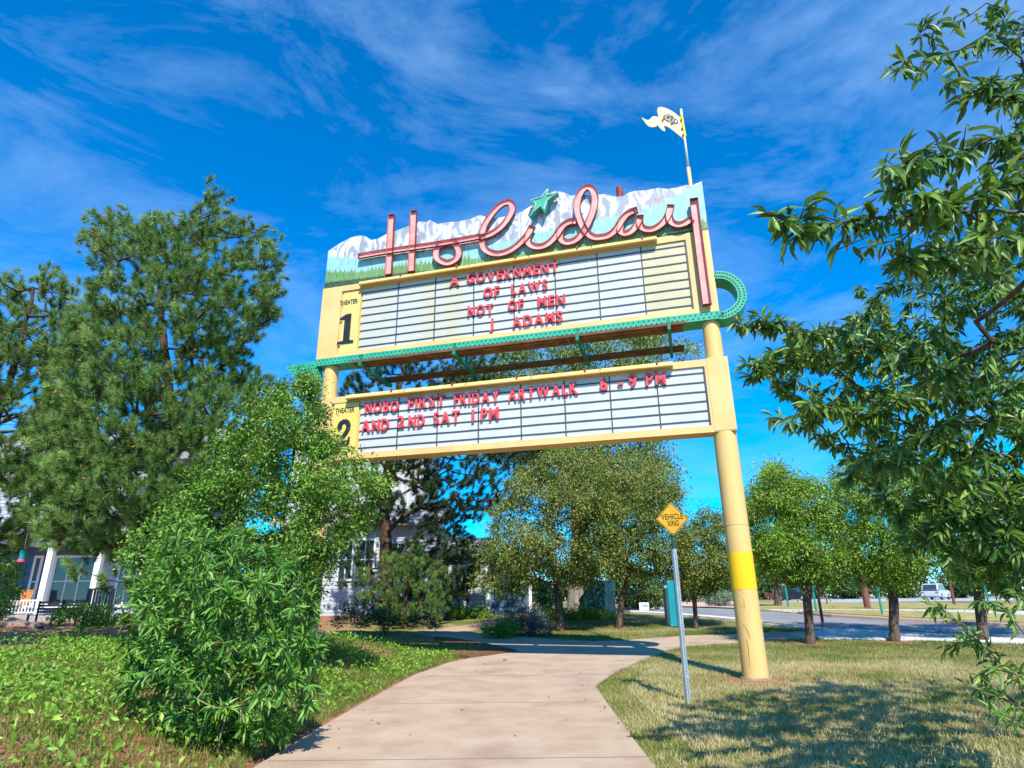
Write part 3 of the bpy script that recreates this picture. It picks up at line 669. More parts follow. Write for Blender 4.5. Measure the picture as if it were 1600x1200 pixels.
# flag on its own pole ----------------------------------------
def Z7(x, y): return 1000 + x / 17.78, 160 + y / 17.78
FO = -.12
ft, fb = sz(1064, 171, FO), sz(1081, 300, FO); fm = sz(1075.5, 262, FO)
FLAG = empty('flagpole', sg(fb[0], fb[1], FO), 'slim pole with a cream metal flag above the painted mountain board', 'flagpole')
M_white = mat('off_white_paint', (0.74, 0.72, 0.66), (0.80, 0.78, 0.73), rough=0.4); M_flag = mat('cream_flag_paint', (0.60, 0.46, 0.28), (0.64, 0.51, 0.34), scale=3, rough=0.5)
MB().tube([sg(*fm, FO), sg(*ft, FO)], .028, 10).build('pole', M_white, FLAG, smooth=True); MB().tube([sg(fb[0], fb[1] - .9, FO), sg(*fm, FO)], .042, 10).build('lower_pole', M_cream, FLAG, smooth=True)
MB().tube([sg(*sz(*Z7(1145, 330), FO), FO), sg(*sz(*Z7(1250, 960), FO), FO)], .034, 10).build('clamp_sleeve', M_band, FLAG)
fl = [(1125, 425), (1060, 372), (980, 308), (900, 255), (820, 210), (740, 175), (660, 148), (590, 136), (535, 138), (500, 160), (482, 200), (480, 260), (495, 330), (512, 385), (512, 418), (470, 402), (410, 392), (365, 396), (325, 420), (290, 455), (255, 492), (215, 497), (160, 482), (100, 450), (45, 418), (80, 480), (125, 545), (180, 615), (240, 668), (300, 692), (360, 695), (420, 685), (465, 662), (495, 645), (530, 690), (580, 745), (635, 790), (680, 808), (702, 795), (698, 755), (672, 712), (664, 680), (690, 662), (740, 670), (800, 700), (880, 758), (980, 835), (1090, 925), (1170, 990), (1235, 1042)]
fs_ = [sz(*Z7(*p), FO) for p in fl]
b = MB(); b.prism([sg(*p, FO + .012) for p in fs_], [sg(*p, FO - .012) for p in fs_]); fobj = b.build('flag', M_flag, FLAG)
buf = [(600, 525), (615, 485), (640, 455), (648, 395), (672, 368), (715, 366), (755, 335), (800, 332), (860, 355), (920, 400), (955, 450), (1015, 480), (1055, 520), (1066, 570), (1045, 605), (990, 615), (960, 598), (930, 625), (880, 642), (842, 628), (850, 598), (890, 592), (860, 575), (800, 560), (750, 535), (700, 500), (672, 492), (650, 530), (635, 568), (608, 562)]
bs_ = [sz(*Z7(*p), FO) for p in buf]
b = MB(); b.prism([sg(*p, FO + .017) for p in bs_], [sg(*p, FO + .0125) for p in bs_]); em = b.build('emblem', M_black, fobj)
for ch, x, y, hgt in (('C', 775, 425, .16), ('U', 870, 505, .13)):
    s_, z_ = sz(*Z7(x, y), FO); text_on('emblem_letter', ch, sframe(s_, z_, FO + .019, -.55), hgt * .85, hgt, M_flag, em, .002, 0)
s_, z_ = sz(*Z7(998, 545), FO); disc(bb := MB(), s_, z_, FO + .020, .03); bb.build('emblem_eye', M_white, em, recalc=False)
for p in ((1145, 510), (1172, 745), (1195, 935)):
    s_, z_ = sz(*Z7(*p), FO); b = MB(); sbox(b, s_ - .018, s_ + .018, z_ - .018, z_ + .018, FO, FO + .045); b.build('bolt', M_rust, FLAG)
# ------------------------------------------------------------------ crossing sign and box on its post
M_galv = mat('galvanised_steel', (0.42, 0.47, 0.52), (0.55, 0.60, 0.65), scale=8, rough=0.4, metal=0.5)
M_post = mat('dark_post', (0.02, 0.06, 0.05), (0.04, 0.10, 0.09), rough=0.5)
M_ysign = mat('school_bus_yellow', (0.60, 0.31, 0.008), (0.64, 0.35, 0.012), scale=3, rough=0.4)
M_tealbox = mat('teal_enamel', (0.005, 0.23, 0.27), (0.01, 0.28, 0.32), scale=2, rough=0.4)
pb = gp(1072.5, 1096); YP = pb[1]
ptop = at(1053.2, 838, YP); pmid = at(1055.5, 858, YP)
XS = empty('vehicle_crossing_sign', pb, 'yellow diamond VEHICLE XING sign on a perforated galvanised post', 'road sign')
px_ = (pb[0] + pmid[0]) / 2
def rotbox(b, cx, cy, w, d, z0, z1, a, mi=0):
    ca, sa = math.cos(a), math.sin(a); q = [(cx + x * ca - y * sa, cy + x * sa + y * ca) for x, y in ((-w / 2, -d / 2), (w / 2, -d / 2), (w / 2, d / 2), (-w / 2, d / 2))]
    return b.hexa([(x, y, z0) for x, y in q] + [(x, y, z1) for x, y in q], mi)
PA = 0.30
b = MB(); rotbox(b, px_, YP, .062, .062, pb[2] - .2, pmid[2], PA); post = b.build('post', M_galv, XS, bevel=.004)
b = MB(); rotbox(b, px_, YP, .045, .045, pmid[2] - .1, ptop[2] + .36, PA); b.build('upper_post', M_post, XS)
b = MB(); rotbox(b, px_, YP, .072, .072, pb[2] + .30, pb[2] + .33, PA); b.build('sleeve', M_galv, XS)
b = MB(); fx, fy = math.sin(PA) * .0316, -math.cos(PA) * .0316; rx, ry = math.cos(PA), math.sin(PA); z = pb[2] + .03
while z < pmid[2] - .02:
    b.poly([(px_ + fx + rx * .0085 * math.cos(a * PI / 4), YP + fy + ry * .0085 * math.cos(a * PI / 4), z + .0085 * math.sin(a * PI / 4)) for a in range(8)], [tuple(range(8))]); z += .033
tag(b.build('punched_holes', M_hole, post, recalc=False), kind='stuff')
for z in (pb[2] + .55, pb[2] + 1.0, pb[2] + 1.28, pb[2] + 1.62):
    MB().tube([(px_ + rx * .028, YP + ry * .028 , z), (px_ + rx * .055, YP + ry * .055, z)], .007, 6).build('bolt', M_galv, XS)
YD = YP - .045
dc = [at(1047.5, 785, YD), at(1025, 811.5, YD), at(1052, 837, YD), at(1076, 810.5, YD)]
cen = np.mean(dc, 0)
def dia(k, y): return [cen * [1, 0, 1] + (p - cen) * k * [1, 0, 1] + [0, y, 0] for p in dc]
b = MB(); b.prism(dia(1, YD), dia(1, YD + .004)); plate = b.build('plate', M_ysign, XS)
b = MB(); A, C = dia(.955, YD - .003), dia(.915, YD - .003)
b.poly(A + C, [(i, (i + 1) % 4, (i + 1) % 4 + 4, i + 4) for i in range(4)]); b.build('border', M_black, plate, recalc=False)
def vframe(px, py, Y, tilt=0.0):
    c = at(px, py, Y); ct, st = math.cos(tilt), math.sin(tilt)
    return lambda x, y, z: np.array([c[0] + x * ct - y * st, Y - z, c[2] + x * st + y * ct])
k_ = YD / FPX
text_on('lettering', 'VEHICLE', vframe(1050, 807, YD - .003, .045), 34 * k_, 8.6 * k_, M_black, plate, .001, .01)
text_on('lettering', 'XING', vframe(1051.5, 817.5, YD - .003, .045), 18 * k_, 8.6 * k_, M_black, plate, .001, .01)
for p in ((1047.8, 790.5), (1051.6, 831.5)):
    c = at(*p, YD - .004); MB().tube([(c[0], YD, c[2]), (c[0], YD - .008, c[2])], .012, 8).build('bolt', M_galv, plate)
BX = empty('flyer_box', at(1052, 980, YP + .12), 'tall narrow teal metal box fixed to the back of the crossing sign post', 'box')
tl, br = at(1041.5, 907, YP + .05), at(1063.5, 979, YP + .05)
b = MB(); b.box(tl[0], br[0] + .02, YP + .04, YP + .26, br[2], tl[2]); bx = b.build('case', M_tealbox, BX, bevel=.008)
b = MB(); b.box(tl[0] - .03, tl[0] - .002, YP + .06, YP + .24, br[2] + .03, tl[2] - .12); b.build('door', M_post, BX)
b = MB(); b.box(tl[0] - .035, tl[0] - .002, YP + .07, YP + .22, tl[2] - .11, tl[2] - .07); b.build('handle', M_galv, BX)
for z in (br[2] + .02, tl[2] - .02):
    MB().tube([(tl[0] + .02, YP + .041, z), (tl[0] + .02, YP + .034, z)], .008, 6).build('rivet', M_galv, BX)

# ------------------------------------------------------------------ houses
M_side = mat('pale_siding', (0.40, 0.43, 0.48), (0.48, 0.51, 0.56), scale=2, rough=0.6, stretch=(.3, .3, 4))
M_sideb_shade = mat('shaded_blue_siding', (0.05, 0.11, 0.22), (0.08, 0.15, 0.28), scale=2, rough=0.6, stretch=(.3, .3, 4))  # porch blue, darkened in the colour itself for eave and pine shade
M_trim = mat('white_trim', (0.74, 0.75, 0.76), (0.80, 0.81, 0.81), rough=0.5)
M_roof = mat('grey_shingles', (0.22, 0.21, 0.22), (0.34, 0.32, 0.33), scale=9, rough=0.9, bump=0.4)
M_pane = glass_mat('window_glass', (0.03, 0.05, 0.06))
M_floor = mat('porch_boards', (0.30, 0.28, 0.26), (0.38, 0.36, 0.33), rough=0.8)
def siding(x0, x1, z0, z1, y, parent, m, pitch=.178, axis_='x', sign=-1):
    b = MB(); z = z0
    while z < z1 - .02:
        t_ = min(z + pitch - .006, z1)
        if axis_ == 'x':
            b.hexa([(x0, y + sign * .028, z), (x1, y + sign * .028, z), (x1, y + .01, z), (x0, y + .01, z), (x0, y + sign * .006, t_), (x1, y + sign * .006, t_), (x1, y + .01, t_), (x0, y + .01, t_)])
        else:
            b.hexa([(y + .028, x0, z), (y + .028, x1, z), (y - .01, x1, z), (y - .01, x0, z), (y + .006, x0, t_), (y + .006, x1, t_), (y - .01, x1, t_), (y - .01, x0, t_)])
        z += pitch
    return tag(b.build('siding', m, parent), kind='stuff')
def window(parent, x0, x1, z0, z1, y, nx_=1, nz_=1, fw=.09):
    b = MB(); b.box(x0 - fw, x1 + fw, y - .06, y - .005, z1, z1 + fw); b.box(x0 - fw, x1 + fw, y - .075, y - .005, z0 - fw, z0)
    b.box(x0 - fw, x0, y - .06, y - .005, z0, z1); b.box(x1, x1 + fw, y - .06, y - .005, z0, z1)
    for i in range(1, nx_): xx = x0 + (x1 - x0) * i / nx_; b.box(xx - .03, xx + .03, y - .05, y - .005, z0, z1)
    for i in range(1, nz_): zz = z0 + (z1 - z0) * i / nz_; b.box(x0, x1, y - .045, y - .006, zz - .025, zz + .025)
    f = b.build('window', M_trim, parent)
    MB().box(x0, x1, y - .03, y - .02, z0, z1).build('pane', M_pane, f)
    return f
def X(px, Y): return float(at(px, 900, Y)[0])
def Zp(py, Y, px=800): return float(at(px, py, Y)[2])
# house in the middle, half hidden behind the pine
gh = 0.70
HC = empty('house', (X(560, 33), 33, gh), 'pale grey clapboard house with white corner trim behind the middle pine', 'house')
x0, x1 = X(430, 31), X(686, 31)
MB().box(x0, x1, 31.02, 40, gh - .3, 5.0).build('wall', M_side, HC)
siding(x0 + .0, x1 - .15, gh, 5.0, 31, HC, M_side)
MB().box(x1 - .15, x1 + .02, 30.95, 31.1, gh, 5.0).build('corner_trim', M_trim, HC)
siding(31.02, 40, gh, 5.0, x1, HC, M_side, axis_='y')
b = MB(); b.poly([(x0 - .4, 30.5, 4.85), (x1 + .4, 30.5, 4.85), (x1 + .4, 33.2, 5.9), (x0 - .4, 33.2, 5.9), (x0 - .4, 30.5, 5.0), (x1 + .4, 30.5, 5.0), (x1 + .4, 33.2, 6.05), (x0 - .4, 33.2, 6.05)], [(0, 1, 2, 3), (4, 5, 6, 7), (0, 1, 5, 4), (1, 2, 6, 5), (0, 3, 7, 4)]); b.build('lower_roof', M_roof, HC)
u0, u1 = X(440, 33.2), X(656, 33.2)
MB().box(u0, u1, 33.22, 40, 4.9, 10.4).build('upper_wall', M_side, HC)
b = MB(); xx = u0
while xx < u1: b.box(xx, xx + .06, 33.14, 33.22, 6.05, 10.4); xx += .30
tag(b.build('batten', M_trim, HC), kind='stuff')
b = MB(); xm = (u0 + u1) / 2; b.prism([(u0 - .5, 32.8, 10.3), (u1 + .5, 32.8, 10.3), (xm, 32.8, 12.6)], [(u0 - .5, 40.3, 10.3), (u1 + .5, 40.3, 10.3), (xm, 40.3, 12.6)]); b.build('roof', M_roof, HC)
for a, c, zt, zb_ in ((556, 582, 845, 905), (530, 548, 845, 905), (600, 640, 850, 905)):
    window(HC, X(a, 31), X(c, 31), Zp(zb_, 31, a), Zp(zt, 31, a), 30.97, 2, 2)
w0, w1 = X(640, 29.4), X(764, 29.4)
MB().box(w0, w1, 29.42, 31, gh - .3, 3.4).build('wing_wall', M_side, HC)
siding(w0, w1 - .16, gh, 3.4, 29.4, HC, M_side)
MB().box(w1 - .18, w1 + .03, 29.34, 29.5, gh, 3.4).build('corner_trim', M_trim, HC)
b = MB(); b.poly([(w0 - .3, 29.0, 3.3), (w1 + .3, 29.0, 3.3), (w1 + .3, 31, 4.1), (w0 - .3, 31, 4.1), (w0 - .3, 29.0, 3.45), (w1 + .3, 29.0, 3.45), (w1 + .3, 31, 4.25), (w0 - .3, 31, 4.25)], [(0, 1, 2, 3), (4, 5, 6, 7), (0, 1, 5, 4), (1, 2, 6, 5), (0, 3, 7, 4)]); b.build('wing_roof', M_roof, HC)
window(HC, X(712, 29.4), X(732, 29.4), Zp(926, 29.4), Zp(895, 29.4), 29.36, 2, 1)
v1 = X(829, 30.6)
MB().box(w1 + .03, v1, 30.62, 36, gh - .3, 3.2).build('rear_wall', M_sideb_shade, HC)  # blue tint here is painted skylit shade on the pale house
siding(w1 + .03, v1 - .1, gh, 3.2, 30.6, HC, M_sideb_shade)
MB().box(v1 - .1, v1 + .04, 30.55, 30.7, gh, 3.2).build('corner_trim', M_trim, HC)
b = MB(); b.box(w1 - .1, v1 + .4, 30.0, 36.3, 3.2, 3.36); b.build('rear_roof', M_roof, HC)
# porch house at the far left
yw, yf = 31.0, 28.8
HP = empty('porch_house', (X(60, yw), yw, gh), 'grey-blue house with white-posted front porch at the far left', 'house')
x0, x1 = X(-200, yw), X(262, yw)
zfl = 0.98; zbm = Zp(851, yf, 80)
MB().box(x0, x1, yw + .02, yw + 8, gh - .3, zbm + .1).build('wall', M_sideb_shade, HP)
siding(x0, X(150, yw), zfl, zbm + .1, yw, HP, M_sideb_shade); siding(X(150, yw) + .02, x1, zfl, zbm + .1, yw, HP, M_side)
MB().box(x0, x1, yf - .1, yw, gh - .3, zfl).build('porch_floor', M_floor, HP)
MB().box(x0, x1, yf - .12, yf + .18, zbm, zbm + .42).build('beam', M_trim, HP)
MB().box(x0, x1, yf + .18, yw, zbm + .1, zbm + .2).build('porch_ceiling', M_trim, HP)
b = MB(); b.poly([(x0 - .4, yf - .5, zbm + .42), (x1 + .4, yf - .5, zbm + .42), (x1 + .4, yw - .3, zbm + 1.2), (x0 - .4, yw - .3, zbm + 1.2), (x0 - .4, yf - .5, zbm + .5), (x1 + .4, yf - .5, zbm + .5), (x1 + .4, yw - .3, zbm + 1.3), (x0 - .4, yw - .3, zbm + 1.3)], [(0, 1, 2, 3), (4, 5, 6, 7), (0, 1, 5, 4), (1, 2, 6, 5), (0, 3, 7, 4)]); b.build('porch_roof', M_roof, HP)
MB().box(x0, x1, yw - .28, yw + 8, zbm + .2, 8.3).build('upper_wall', M_side, HP)
siding(x0, x1, zbm + 1.3, 8.3, yw - .3, HP, M_side)
b = MB(); b.prism([(x0 - .5, yw - .8, 8.2), (x0 - .5, yw + 8.5, 8.2), (x0 - .5, yw + 4, 10.8)], [(x1 + .5, yw - .8, 8.2), (x1 + .5, yw + 8.5, 8.2), (x1 + .5, yw + 4, 10.8)]); b.build('roof', M_roof, HP)
for px in (-60, 72, 150, 250):
    xc = X(px, yf); MB().box(xc - .13, xc + .13, yf - .08, yf + .14, zfl, zbm).build('column', M_trim, HP)
for a, c in ((86, 146),):
    window(HP, X(a, yw), X(c, yw), Zp(946, yw, a), Zp(872, yw, a), yw - .03, 3, 2, .12)
window(HP, X(53, yw), X(60, yw), Zp(946, yw, a), Zp(872, yw, a), yw - .03, 1, 2, .12)
window(HP, X(188, yw), X(212, yw), Zp(946, yw, a), Zp(872, yw, a), yw - .03, 2, 2, .12)
for a, c in ((10, 40), (90, 120), (180, 215)):
    window(HP, X(a, yw), X(c, yw), 5.2, 6.9, yw - .33, 2, 2, .1)
b = MB(); xa, xb = X(-58, yf) , X(66, yf); b.box(xa, xb, yf - .03, yf + .04, zfl + .55, zfl + .62); b.box(xa, xb, yf - .02, yf + .03, zfl + .06, zfl + .11); b.build('railing', M_trim, HP)
xx = xa + .08
while xx < xb - .05:
    MB().box(xx, xx + .05, yf - .015, yf + .025, zfl + .11, zfl + .55).build('baluster', M_trim, HP); xx += .145
# porch furniture
M_owood = mat('orange_wood', (0.42, 0.16, 0.03), (0.52, 0.23, 0.06), scale=4, rough=0.5, stretch=(1, 1, 5))
cx, cy = X(40, 29.8), 29.8
CH = empty('porch_chair', (cx, cy, zfl), 'orange wooden armchair on the porch beside the white post', 'chair')
MB().box(cx - .30, cx + .30, cy - .28, cy + .24, zfl + .38, zfl + .43).build('seat', M_owood, CH)
for i in range(5):
    xx = cx - .28 + i * .115; b = MB(); b.hexa([(xx, cy + .20, zfl + .43), (xx + .10, cy + .20, zfl + .43), (xx + .10, cy + .23, zfl + .43), (xx, cy + .23, zfl + .43), (xx, cy + .38, zfl + 1.02), (xx + .10, cy + .38, zfl + 1.02), (xx + .10, cy + .41, zfl + 1.02), (xx, cy + .41, zfl + 1.02)]); b.build('back_slat', M_owood, CH)
MB().bar((cx - .3, cy + .385, zfl + 1.04), (cx + .3, cy + .385, zfl + 1.04), .04, .06).build('top_rail', M_owood, CH)
for sx in (-.31, .31):
    MB().box(cx + sx - .035, cx + sx + .035, cy - .30, cy + .28, zfl + .60, zfl + .63).build('arm', M_owood, CH)
    for sy in (-.26, .22): MB().box(cx + sx - .025, cx + sx + .025, cy + sy - .025, cy + sy + .025, zfl, zfl + .60).build('leg', M_owood, CH)
M_blk = mat('black_stained_wood', (0.012, 0.014, 0.018), (0.03, 0.03, 0.036), scale=5, rough=0.5)
q = gp(100, 966); by = 26.5; g0 = float(H(X(100, by), by)); a, c = X(64, by), X(140, by)
BN = empty('garden_bench', ((a + c) / 2, by, g0), 'black slatted bench in front of the porch window', 'bench')
for i in range(4): MB().box(a, c, by - .28 + i * .13, by - .17 + i * .13, g0 + .42, g0 + .45).build('seat_slat', M_blk, BN)
for i in range(4): MB().box(a, c, by + .26, by + .29, g0 + .50 + i * .12, g0 + .58 + i * .12).build('back_slat', M_blk, BN)
for xx in (a + .04, (a + c) / 2, c - .04):
    b = MB(); b.box(xx - .03, xx + .03, by + .20, by + .255, g0, g0 + .97); b.build('leg', M_blk, BN); MB().box(xx - .03, xx + .03, by - .27, by - .21, g0, g0 + .42).build('leg', M_blk, BN)
for xx in (a + .04, c - .04): MB().box(xx - .04, xx + .04, by - .30, by + .26, g0 + .64, g0 + .67).build('arm', M_blk, BN)
gy_ = 26.2; g0 = float(H(X(163, gy_), gy_)); a, c = X(146, gy_), X(180, gy_)
GT = empty('garden_gate', ((a + c) / 2, gy_, g0), 'black wooden gate of upright slats right of the bench', 'gate')
zt = Zp(921, gy_, 163)
MB().bar((a, gy_, zt), (c, gy_, zt + .10), .07, .06).build('top_rail', M_blk, GT); MB().box(a, c, gy_ - .03, gy_ + .03, g0 + .18, g0 + .25).build('bottom_rail', M_blk, GT)
n = 7
for i in range(n):
    xx = a + (c - a) * (i + .5) / n; MB().box(xx - .035, xx + .035, gy_ - .02, gy_ + .02, g0 + .05, zt + .1 * (i + .5) / n - .03).build('slat', M_blk, GT)
for xx in (a - .05, c + .05): MB().box(xx - .04, xx + .04, gy_ - .04, gy_ + .04, g0 - .1, zt + .05).build('gate_post', M_blk, GT)
# rocks by the porch
M_rock = mat('brown_rock', (0.20, 0.12, 0.09), (0.34, 0.23, 0.18), scale=5, rough=0.9, bump=0.6)
def rock(name, c, r, label, group=None):
    rr = np.random.default_rng(int(abs(c[0] * 100))); bm = bmesh.new(); bmesh.ops.create_icosphere(bm, subdivisions=2, radius=1)
    for v in bm.verts: v.co *= 1 + rr.normal(0, .09); v.co.x *= r; v.co.y *= r * .8; v.co.z *= r * .55
    me = bpy.data.meshes.new(name); bm.to_mesh(me); bm.free(); o = link(name, me, M_rock); o.location = c; return tag(o, label, 'rock', group)
for px, py, r, lb in ((16, 966, .55, 'brown boulder left of the other rocks below the porch railing'), (36, 964, .42, 'rounded red-brown boulder below the white porch railing'), (58, 968, .30, 'small dark rock nearest the black bench')):
    p = at(px, py, 25.5); p[2] = float(H(p[0], p[1])) + .1; rock('boulder', p, r, lb)
p = gp(789, 1034.5); p[2] += .055; rock('stone', p, .045, 'small brown stone lying on the concrete walkway')
# ------------------------------------------------------------------ cabinets, yard sign
def cabinet_box(name, c, w, d, h, a, m1, m2, label):
    R = empty(name, c, label, 'utility box'); ca, sa = math.cos(a), math.sin(a)
    def rb(x0, x1, y0, y1, z0, z1, nm, m, bev=0):
        q = [(c[0] + x * ca - y * sa, c[1] + x * sa + y * ca) for x, y in ((x0, y0), (x1, y0), (x1, y1), (x0, y1))]
        return MB().hexa([(x, y, c[2] + z0) for x, y in q] + [(x, y, c[2] + z1) for x, y in q]).build(nm, m, R, bevel=bev)
    rb(-w / 2 - .08, w / 2 + .08, -d / 2 - .08, d / 2 + .08, -.1, .07, 'pad', M_conc2)
    rb(-w / 2, w / 2, -d / 2, d / 2, .07, h - .06, 'case', m1, .01)
    rb(-w / 2 - .03, w / 2 + .03, -d / 2 - .03, d / 2 + .03, h - .06, h, 'lid', m1, .01)
    for s in (-1, 1): rb(min(s * .02, s * (w / 2 - .05)), max(s * .02, s * (w / 2 - .05)), -d / 2 - .015, -d / 2 - .001, .15, h - .14, 'door', m2)
    rb(-.03, .03, -d / 2 - .05, -d / 2 - .016, h * .5, h * .5 + .16, 'handle', M_post)
M_tr = mat('dark_teal_steel', (0.015, 0.075, 0.085), (0.03, 0.11, 0.12), scale=2, rough=0.45); M_lg = mat('pale_green_steel', (0.36, 0.50, 0.44), (0.46, 0.60, 0.54), scale=2, rough=0.5)
p = gp(938, 962); cabinet_box('transformer_cabinet', p, 1.05, .95, 1.45, -.62, M_tr, M_tr, 'dark teal transformer cabinet beside the big grey trunk')
p = at(1024, 945, 36); p[2] = .8; cabinet_box('junction_cabinet', p, .62, .5, .85, -.35, M_lg, M_lg, 'pale green utility cabinet behind the white yard sign')
p = at(976, 945, 33); p[2] = .8
p = gp(1007, 955.5); YS = empty('yard_sign', p, 'small white yard sign with blue lettering by the street', 'yard sign')
kk = p[1] / FPX
MB().box(p[0] - 7 * kk, p[0] + 7 * kk, p[1] - .006, p[1] + .006, p[2] + 1.5 * kk, p[2] + 12.5 * kk).build('board', M_trim, YS)
M_navy = mat('navy_ink', (0.02, 0.04, 0.22), (0.03, 0.05, 0.26)); zc = p[2] + 8.5 * kk
text_on('lettering', 'Yuba', lambda x, y, z: np.array([p[0] + x, p[1] - .009 - z, zc + y]), 11 * kk, 4 * kk, M_navy, YS, .001, .02)
for s in (-1, 1): MB().tube([(p[0] + s * 4 * kk, p[1] + .01, p[2] - .1), (p[0] + s * 4 * kk, p[1] + .01, p[2] + 6 * kk)], .005, 5).build('wire_leg', M_galv, YS)
# ------------------------------------------------------------------ street furniture
M_tealp = mat('teal_post_paint', (0.01, 0.22, 0.20), (0.02, 0.28, 0.25), rough=0.5); M_rb = mat('red_brown_post', (0.16, 0.05, 0.035), (0.24, 0.09, 0.06), scale=6, rough=0.7, stretch=(1, 1, .2))
def street_post(name, base, h, r, m, label, sq=False, plate=None, cat='post'):
    R = empty(name, base, label, cat)
    b = MB(); b.tube([(base[0], base[1], base[2] - .1), (base[0], base[1], base[2] + h)], [r, r * .93], 4 if sq else 10); b.build('pole', m, R)
    MB().tube([(base[0], base[1], base[2] + h), (base[0], base[1], base[2] + h + .03)], [r * 1.25, r * .6], 10).build('cap', m, R)
    MB().tube([(base[0], base[1], base[2] - .02), (base[0], base[1], base[2] + .04)], [r * 2.2, r * 1.4], 10).build('base_plate', m, R)
    if plate:
        w, hh_, zc_, mm_ = plate
        MB().box(base[0] - w / 2, base[0] + w / 2, base[1] - r - .012, base[1] - r, base[2] + zc_ - hh_ / 2, base[2] + zc_ + hh_ / 2).build('sign_plate', mm_, R)
    return R
street_post('street_post', gp(1232, 950), 1.1, .05, M_tealp, 'leftmost teal street post on the far verge')
street_post('street_post', gp(1276.5, 960), 1.25, .045, M_tealp, 'teal street post with blue-green plate behind the first street tree', plate=(.22, .30, 1.1, M_tealbox))
street_post('street_post', gp(1380, 966), 1.15, .04, M_tealp, 'teal street post on the grassy median beside the second street tree')
street_post('street_post', gp(1547, 951), 1.6, .05, M_tealp, 'teal street post right of the third street tree trunk')
street_post('brown_post', gp(1286.5, 979), 1.9, .05, M_rb, 'slim red-brown post at the near street edge')
street_post('brown_post', gp(1293, 945), 1.6, .05, M_rb, 'thin red-brown post on the far verge behind the slim post')
street_post('brown_post', gp(1492, 946), 2.2, .08, M_rb, 'red-brown post right of the silver car')
street_post('utility_pole', gp(1356, 951), 3.6, .15, M_rb, 'thick brown wooden pole between the first two street trees', cat='pole')
p = at(1595, 905, 27.0); gz_ = float(H(p[0], p[1]))
SL = empty('speed_sign', (p[0], p[1], gz_), 'white speed limit sign at the right edge behind the leaves', 'road sign')
b = MB(); b.box(p[0] - .03, p[0] + .03, 27, 27.05, gz_ - .1, p[2] + .35); b.build('post', M_galv, SL)
b = MB(); b.box(p[0] - .32, p[0] + .32, 26.97, 26.99, p[2] - .38, p[2] + .40); pl = b.build('plate', M_trim, SL)
for tx, zc_, w_, h_ in (('SPEED', .28, .44, .10), ('LIMIT', .13, .40, .10), ('35', -.15, .42, .30)):
    text_on('lettering', tx, lambda x, y, z, zc_=zc_: np.array([p[0] + x, 26.965 - z, p[2] + zc_ + y]), w_, h_, M_black, pl, .001, .01)
def car(name, c, a, length, width, height, paint, label, pickup=False):
    R = empty(name, c, label, 'car'); ca, sa = math.cos(a), math.sin(a)
    def W_(x, y, z): return (c[0] + x * ca - y * sa, c[1] + x * sa + y * ca, c[2] + z)
    L, Wd, Hh = length / 2, width / 2, height
    prof = [(-L, .35), (-L, .75), (-L * .93, .95), (-L * .45, 1.02), (L * .62, 1.02), (L * .98, .92), (L, .6), (L, .35), (L * .75, .25), (-L * .75, .25)]
    cab = [(-L * .42, 1.02), (-L * .12, Hh - .04), (L * .1, Hh), (L * .75, Hh - .03), (L * .95, 1.02)] if not pickup else [(-L * .35, 1.02), (-L * .12, Hh - .04), (L * .2, Hh), (L * .3, 1.02)]
    b = MB(); b.prism([W_(x, -Wd, z) for x, z in prof], [W_(x, Wd, z) for x, z in prof]); b.build('body', paint, R, bevel=.05)
    b = MB(); b.prism([W_(x, -Wd * .88, z) for x, z in cab], [W_(x, Wd * .88, z) for x, z in cab]); cb = b.build('cabin', paint, R, bevel=.04)
    for s in (-1, 1):
        in_ = [(x * .9 + .03, 1.05 if z < 1.1 else z - .09) for x, z in cab]
        b = MB(); b.prism([W_(x, s * Wd * .885, z) for x, z in in_], [W_(x, s * Wd * .90, z) for x, z in in_]); b.build('side_window', M_pane, cb)
    (x0, z0), (x1_, z1_) = cab[-1], cab[-2]
    b = MB(); dx = .02; b.hexa([W_(x0 + dx, -Wd * .75, z0 + .04), W_(x0 + dx, Wd * .75, z0 + .04), W_(x0 - .04, Wd * .75, z0 + .04), W_(x0 - .04, -Wd * .75, z0 + .04), W_(x1_ + dx + .03, -Wd * .7, z1_ - .08), W_(x1_ + dx + .03, Wd * .7, z1_ - .08), W_(x1_ - .04, Wd * .7, z1_ - .08), W_(x1_ - .04, -Wd * .7, z1_ - .08)]); b.build('rear_window', M_pane, cb)
    for sx in (-.62, .62):
        for s in (-1, 1):
            b = MB(); b.tube([W_(L * sx, s * (Wd - .18), .34), W_(L * sx, s * (Wd + .01), .34)], .34, 16); wh = b.build('wheel', M_black, R)
            b = MB(); b.tube([W_(L * sx, s * (Wd - .05), .34), W_(L * sx, s * (Wd + .02), .34)], .19, 10); b.build('rim', M_galv, wh)
    for s in (-1, 1):
        b = MB(); q = [W_(L + .012, s * Wd * .6, .72), W_(L + .012, s * Wd * .9, .72), W_(L - .02, s * Wd * .9, .72), W_(L - .02, s * Wd * .6, .72), W_(L + .012, s * Wd * .6, .88), W_(L + .012, s * Wd * .9, .88), W_(L - .02, s * Wd * .9, .88), W_(L - .02, s * Wd * .6, .88)]
        b.hexa(q); b.build('tail_light', M_red, R)
M_silver = mat('silver_paint', (0.52, 0.54, 0.57), (0.58, 0.60, 0.63), rough=0.3, spec=0.6, metal=0.2); M_dcar = mat('dark_blue_paint', (0.015, 0.02, 0.035), (0.02, 0.03, 0.05), rough=0.25, spec=0.6); M_rcar = mat('red_paint', (0.42, 0.02, 0.025), (0.48, 0.03, 0.03), rough=0.3, spec=0.6)
def far_pt(px, Y): q = at(px, 935, Y); q[2] = float(H(q[0], q[1])) + .02; return q
car('silver_suv', far_pt(1464, 75), 0.75 - PI, 4.5, 1.85, 1.75, M_silver, 'silver sport utility car parked across the street under the leaves')
